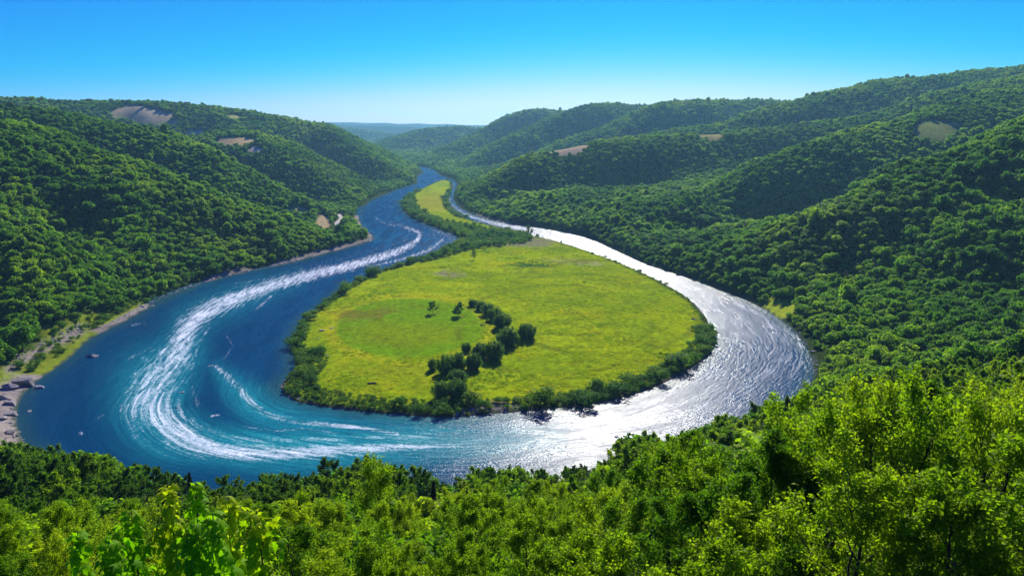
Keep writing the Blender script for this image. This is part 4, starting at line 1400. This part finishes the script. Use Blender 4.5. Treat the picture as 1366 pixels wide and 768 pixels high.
for k, (px, py, D, lab) in enumerate([
    (262, 643, 10.5, 'tallest bright lime-green maple sapling with yellow tips'), (212, 648, 10.2, 'lime-green maple sapling just beside the tallest one, on its left'), (168, 672, 10.0, 'yellow-tipped maple sapling, third from the left edge of the sapling clump'),
    (305, 662, 9.8, 'slim lime maple sapling tucked close behind the tallest one'), (341, 686, 9.6, 'rightmost maple sapling of the clump, short with a drooping yellow top'), (93, 716, 9.2, 'leftmost maple sapling, low and pale lime-green'), (135, 712, 9.0, 'low lime maple sapling second from the left in the clump'),
    (240, 700, 8.2, 'short maple sapling at the bottom edge, in front of the tallest one'), (290, 705, 8.0, 'short maple sapling at the bottom edge, in front of the slim one')]):
    X, Y, Zt = at_depth(px, py, D)
    zg = float(ground([X], [Y])[0])
    h = max(1.5, Zt - zg)
    wd_, lv_ = sapling(np.random.default_rng(800 + k), h, 4 if k < 5 else 3)
    o = tree_proto('maple_sapling', wd_, lv_, 'leaf_sapling')
    o.location = (X, Y, zg - 0.05); o.rotation_euler = (0, 0, RNG.uniform(0, 6.28))
    tag(o, lab, 'sapling', 'maple saplings in the lower left corner')
    print('sapling', k, round(h, 2))


# ---- dark spruces among the broadleaves
SPR = [tree_proto('spruce', *spruce(np.random.default_rng(900 + k), 4600), 'needle') for k in range(2)]
used_s = set()
for j, (px, py, D, wdt, lab) in enumerate([(252, 629, 175, 0.95, 'dark pointed spruce at the river edge behind the maple saplings'), (707, 640, 95, 0.9, 'dark narrow spruce among pale leafy trees near the bottom centre'),
                                          (1050, 530, 140, 0.42, 'thin dark spruce rising beside the bright leafy trees on the right'), (578, 640, 120, 0.8, 'small dark spruce half hidden under the centre treetops'), (1236, 500, 150, 0.9, 'dark spruce in the woods above the bright leafy trees')]):
    X, Y, Zt = at_depth(px, py, D)
    zg = float(ground([X], [Y])[0]); h = max(5.0, Zt - zg)
    o = place(SPR, used_s, j % 2, (X, Y, zg - 0.1), h * wdt, h, RNG.uniform(0, 6.28))
    tag(o, lab, 'spruce', 'dark spruces among the broadleaved trees')

# ---- rocks
def rock_mesh(k):
    import bmesh
    rng = np.random.default_rng(1000 + k)
    bm = bmesh.new(); bmesh.ops.create_icosphere(bm, subdivisions=3, radius=1.0)
    cuts = [(rng.normal(size=3), rng.uniform(0.38, 0.72)) for _ in range(13)]
    cuts = [(c / np.linalg.norm(c), d) for c, d in cuts]
    for v in bm.verts:
        p = np.array(v.co)
        for c, d in cuts:
            e = p @ c - d
            if e > 0: p = p - c * e * 0.98
        p += (float(fbm(np.array([p[0] * 2.2 + k]), np.array([p[1] * 2.2 + p[2]]), 3, 3)[0]) - 0.5) * 0.16 * p
        v.co = p
    me = bpy.data.meshes.new('rock'); bm.to_mesh(me); bm.free()
    me.materials.append(M['rock'])
    return me


ROCKS = [rock_mesh(k) for k in range(6)]
RK = [  # pixel, width px, height factor, label
    (122, 475, 17, .35, 'flat pale rock lying alone in the shallow water off the left bank'), (822, 582, 9, .5, 'small dark rock standing in the glittering water below the meadow'), (845, 578, 6, .5, 'tiny rock in the glittering water beside a slightly larger one'),
    (378, 521, 9, .4, 'low rock at the water\'s edge off the southwest point of the meadow'), (386, 507, 8, .4, 'small rock in the notch of the meadow\'s west shore'), (370, 514, 6, .4, 'tiny rock awash just off the southwest point of the meadow'),
    (34, 513, 44, .5, 'largest grey boulder, a slab on the left bank at the river\'s edge'), (12, 520, 30, .45, 'broad grey boulder at the left edge, behind the largest slab'), (55, 516, 16, .5, 'dark boulder touching the river side of the largest slab'),
    (16, 540, 24, .4, 'flat boulder at the water\'s edge below the largest slab'), (4, 534, 20, .5, 'boulder at the left edge between the two flat slabs'), (38, 548, 12, .4, 'small flat rock lapped by the river below the largest slab'), (16, 553, 26, .35, 'long pale flat rock at the river margin on the left'),
    (4, 560, 18, .4, 'pale rock at the left edge just above the treetops'), (30, 598, 16, .4, 'pale rock showing between treetops and water at lower left'), (12, 580, 26, .35, 'long pale shelf rock at the left edge by the near treetops'),
    (430, 443, 10, .3, 'flat grey rock in the grass left of the mown oval'), (443, 441, 8, .3, 'smaller flat grey rock beside another left of the mown oval'), (437, 476, 6, .4, 'small stone in the grass below the left end of the mown oval'), (425, 453, 5, .4, 'tiny stone in the grass near the meadow\'s west shrubs'),
    (925, 427, 9, .4, 'pale rock in the grass at the east edge of the meadow'), (1096, 505, 10, .5, 'dark rock on the right bank at the river bend'), (1084, 470, 9, .45, 'pale rock at the foot of the right bank woods'), (696, 320, 10, .4, 'pale rock on gravel beside the narrow right channel'),
    (500, 533, 10, .3, 'low rock by the front shore shrubs of the meadow'), (655, 552, 12, .35, 'grey rock on the pebbly front tip of the meadow'), (630, 548, 9, .4, 'small grey rock among shrubs on the pebbly front tip'),
    (282, 487, 9, .25, 'half-drowned rock in the white water of the left bend'), (236, 543, 8, .3, 'dark rock breaking the foam at the widest rapids'), (243, 522, 9, .3, 'low rock just inside the curve of the rapids'),
]
for px, py, wpx_, hf, lab in RK:
    x, y = on_plane(px, py, 0.4)
    f = float(project(np.array([x]), np.array([y]), np.array([0.4]))[2][0])
    s = wpx_ * f / FPX / 2 * (0.85 if px < 60 else 1.0) * 1.15
    onisl = sdist(np.array([x]), np.array([y]), ISLAND)[0] < 3
    z = float(island_z(x, y)[0]) if onisl else float(ground([x], [y])[0])
    z = max(z, -0.15)
    o = link('rock', ROCKS[int(RNG.integers(0, 6))])
    o.location = (x, y, z + s * hf * 0.25); o.scale = (s, s * RNG.uniform(0.6, 0.85), s * hf); o.rotation_euler = (RNG.normal() * .08, RNG.normal() * .08, RNG.uniform(-0.5, 0.5))
    tag(o, lab, 'rock', 'rocks along the river')
# stones of the left bank and beaches: uncountable
st = []
for pl, wdt_, nst in (([(12, 492), (48, 470), (80, 455), (110, 439)], 5.0, 420), ([(2, 505), (20, 530), (14, 560), (24, 590)], 7.0, 260), ([(140, 440), (200, 405), (260, 380), (330, 362), (400, 347)], 4.0, 700), ([(478, 300), (497, 316), (488, 324), (462, 332)], 6.0, 200), ([(610, 552), (650, 549), (690, 546)], 3.0, 160), ([(380, 500), (376, 520), (400, 535)], 2.0, 70), ([(1088, 500), (1084, 470), (1060, 440)], 2.5, 90)):
    p = catmull([on_plane(*q) for q in pl], 6)
    a = RNG.uniform(0, len(p) - 1.001, nst); i = a.astype(int); fr = (a - i)[:, None]
    q = p[i] * (1 - fr) + p[i + 1] * fr + RNG.normal(size=(nst, 2)) * wdt_ * 0.55
    st.append(q)
st = np.concatenate(st)
sdI = sdist(st[:, 0], st[:, 1], ISLAND)
zs = np.where(sdI < 2, island_height(st[:, 0], st[:, 1], sdI), ground(st[:, 0], st[:, 1]))
m = zs > -0.35
st, zs = st[m], zs[m]
ss = RNG.lognormal(-0.45, 0.5, len(st)) * np.clip(st[:, 1] / 550.0, 0.7, 1.3)
gn_scatter('gravel', np.column_stack([st, zs]), np.stack([ss, ss * 0.8, ss * 0.5], -1), np.stack([RNG.normal(size=len(st)) * .15, RNG.normal(size=len(st)) * .15, RNG.uniform(0, 6.28, len(st))], -1), RNG.integers(0, 6, len(st)), ROCKS, 'grey stones and gravel along the banks')

# ---- a dark log lying in the meadow, driftwood on the shore
def log_thing(px, py, ln_px, lab, dia):
    x, y = on_plane(px, py, 1.7)
    f = float(project(np.array([x]), np.array([y]), np.array([1.7]))[2][0])
    ln = ln_px * f / FPX
    rng = np.random.default_rng(int(px))
    p = np.stack([np.linspace(-ln / 2, ln / 2, 8), rng.normal(size=8) * 0.05, np.full(8, dia * 0.45) + rng.normal(size=8) * 0.04], -1)
    g_ = Geo(); g_.add(tube(p, dia / 2 * np.array([0.75, 1, 1, .97, .95, .9, .86, .6]), 10))
    g_.add(tube(np.array([p[3], p[3] + [0.3, 0.25, 0.5 * dia + 0.3], p[3] + [0.5, 0.4, dia + 0.5]]), [dia * .16, dia * .1, dia * .04], 6))
    me = mesh_from('log', *g_.get(), M['wood'], True)
    o = link('log', me, None, (x, y, max(float(island_z(x, y)[0]), -0.1)))
    o.rotation_euler = (0, 0, rng.normal() * 0.15)
    tag(o, lab, 'log')


log_thing(644, 435, 7, 'dark log lying on the pale strip beside the curved hedge', 1.0)
log_thing(496, 513, 12, 'dark log lying in the grass above the front shore', 0.9)


# ------------------------------------------------------------------ air, light, camera
def haze():
    x0, x1, y0, y1, z0, z1 = -17500.0, 17500.0, -260.0, 14600.0, -6.0, float(max(TZ.max(), H)) + 40.0
    V = [(x, y, z) for z in (z0, z1) for x, y in ((x0, y0), (x1, y0), (x1, y1), (x0, y1))]
    F = [(3, 2, 1, 0), (4, 5, 6, 7), (0, 1, 5, 4), (1, 2, 6, 5), (2, 3, 7, 6), (3, 0, 4, 7)]
    m, nt, out = new_mat('haze_air')
    v = N(nt, 'ShaderNodeVolumePrincipled', inp={'Color': (*HAZE_COL, 1), 'Density': HAZE_D, 'Anisotropy': 0.35})
    L(nt, v.outputs[0], out.inputs['Volume'])
    o = link('haze', mesh_from('haze', V, F, m))
    tag(o, 'thin blue air haze over the valley', kind='stuff')


HAZE_COL = (0.32, 0.74, 1.0)
HAZE_D = 0.00005
haze()

w = bpy.data.worlds.new('World'); SC.world = w; w.use_nodes = True
nt = w.node_tree
bg = nt.nodes['Background']
sky = N(nt, 'ShaderNodeTexSky', sky_type='NISHITA', sun_disc=False, sun_elevation=SUN_EL, sun_rotation=SUN_AZ, altitude=400.0, air_density=1.0, dust_density=0.2, ozone_density=4.0)
sep = N(nt, 'ShaderNodeSeparateColor'); cmb = N(nt, 'ShaderNodeCombineColor')
L(nt, sky.outputs[0], sep.inputs[0])
mr = N(nt, 'ShaderNodeMapRange', interpolation_type='SMOOTHERSTEP', inp={1: 4.9, 2: 12.8, 3: 0.03, 4: 6.2})   # a deep, clear blue overhead, pale at the skyline
L(nt, sep.outputs[0], mr.inputs[0]); L(nt, mr.outputs[0], cmb.inputs[0])
for i, (ref, p, k) in ((1, (11.7, 1.6, 7.1)), (2, (10.0, 0.25, 7.5))):
    L(nt, math_node(nt, 'MULTIPLY', math_node(nt, 'POWER', math_node(nt, 'DIVIDE', sep.outputs[i], ref), p), k), cmb.inputs[i])
L(nt, cmb.outputs[0], bg.inputs['Color'])
bg.inputs['Strength'].default_value = 0.08

sd = Vector((math.sin(SUN_AZ) * math.cos(SUN_EL), math.cos(SUN_AZ) * math.cos(SUN_EL), math.sin(SUN_EL)))
sl = bpy.data.lights.new('sun', 'SUN'); sl.energy = 4.6; sl.angle = math.radians(0.5); sl.color = (1.0, 0.955, 0.87)
so = bpy.data.objects.new('sun', sl); COL.objects.link(so); so.rotation_euler = sd.to_track_quat('Z', 'Y').to_euler(); so.location = (0, 0, 900)

cam = bpy.data.cameras.new('camera'); co = bpy.data.objects.new('camera', cam); COL.objects.link(co)
co.location = (0, 0, H); co.rotation_euler = (math.pi / 2 - PITCH, 0, 0)
cam.sensor_width = 36.0; cam.lens = FPX / 1366.0 * 36.0; cam.clip_start = 0.1; cam.clip_end = 60000.0
SC.camera = co
SC.view_settings.view_transform = 'Standard'; SC.view_settings.look = 'None'; SC.view_settings.gamma = 1.0
SC.view_settings.exposure = 0.68; SC.view_settings.use_curve_mapping = False
SC.cycles.max_bounces = 6; SC.cycles.diffuse_bounces = 2; SC.cycles.glossy_bounces = 2; SC.cycles.transmission_bounces = 3; SC.cycles.volume_bounces = 0
SC.cycles.use_denoising = True
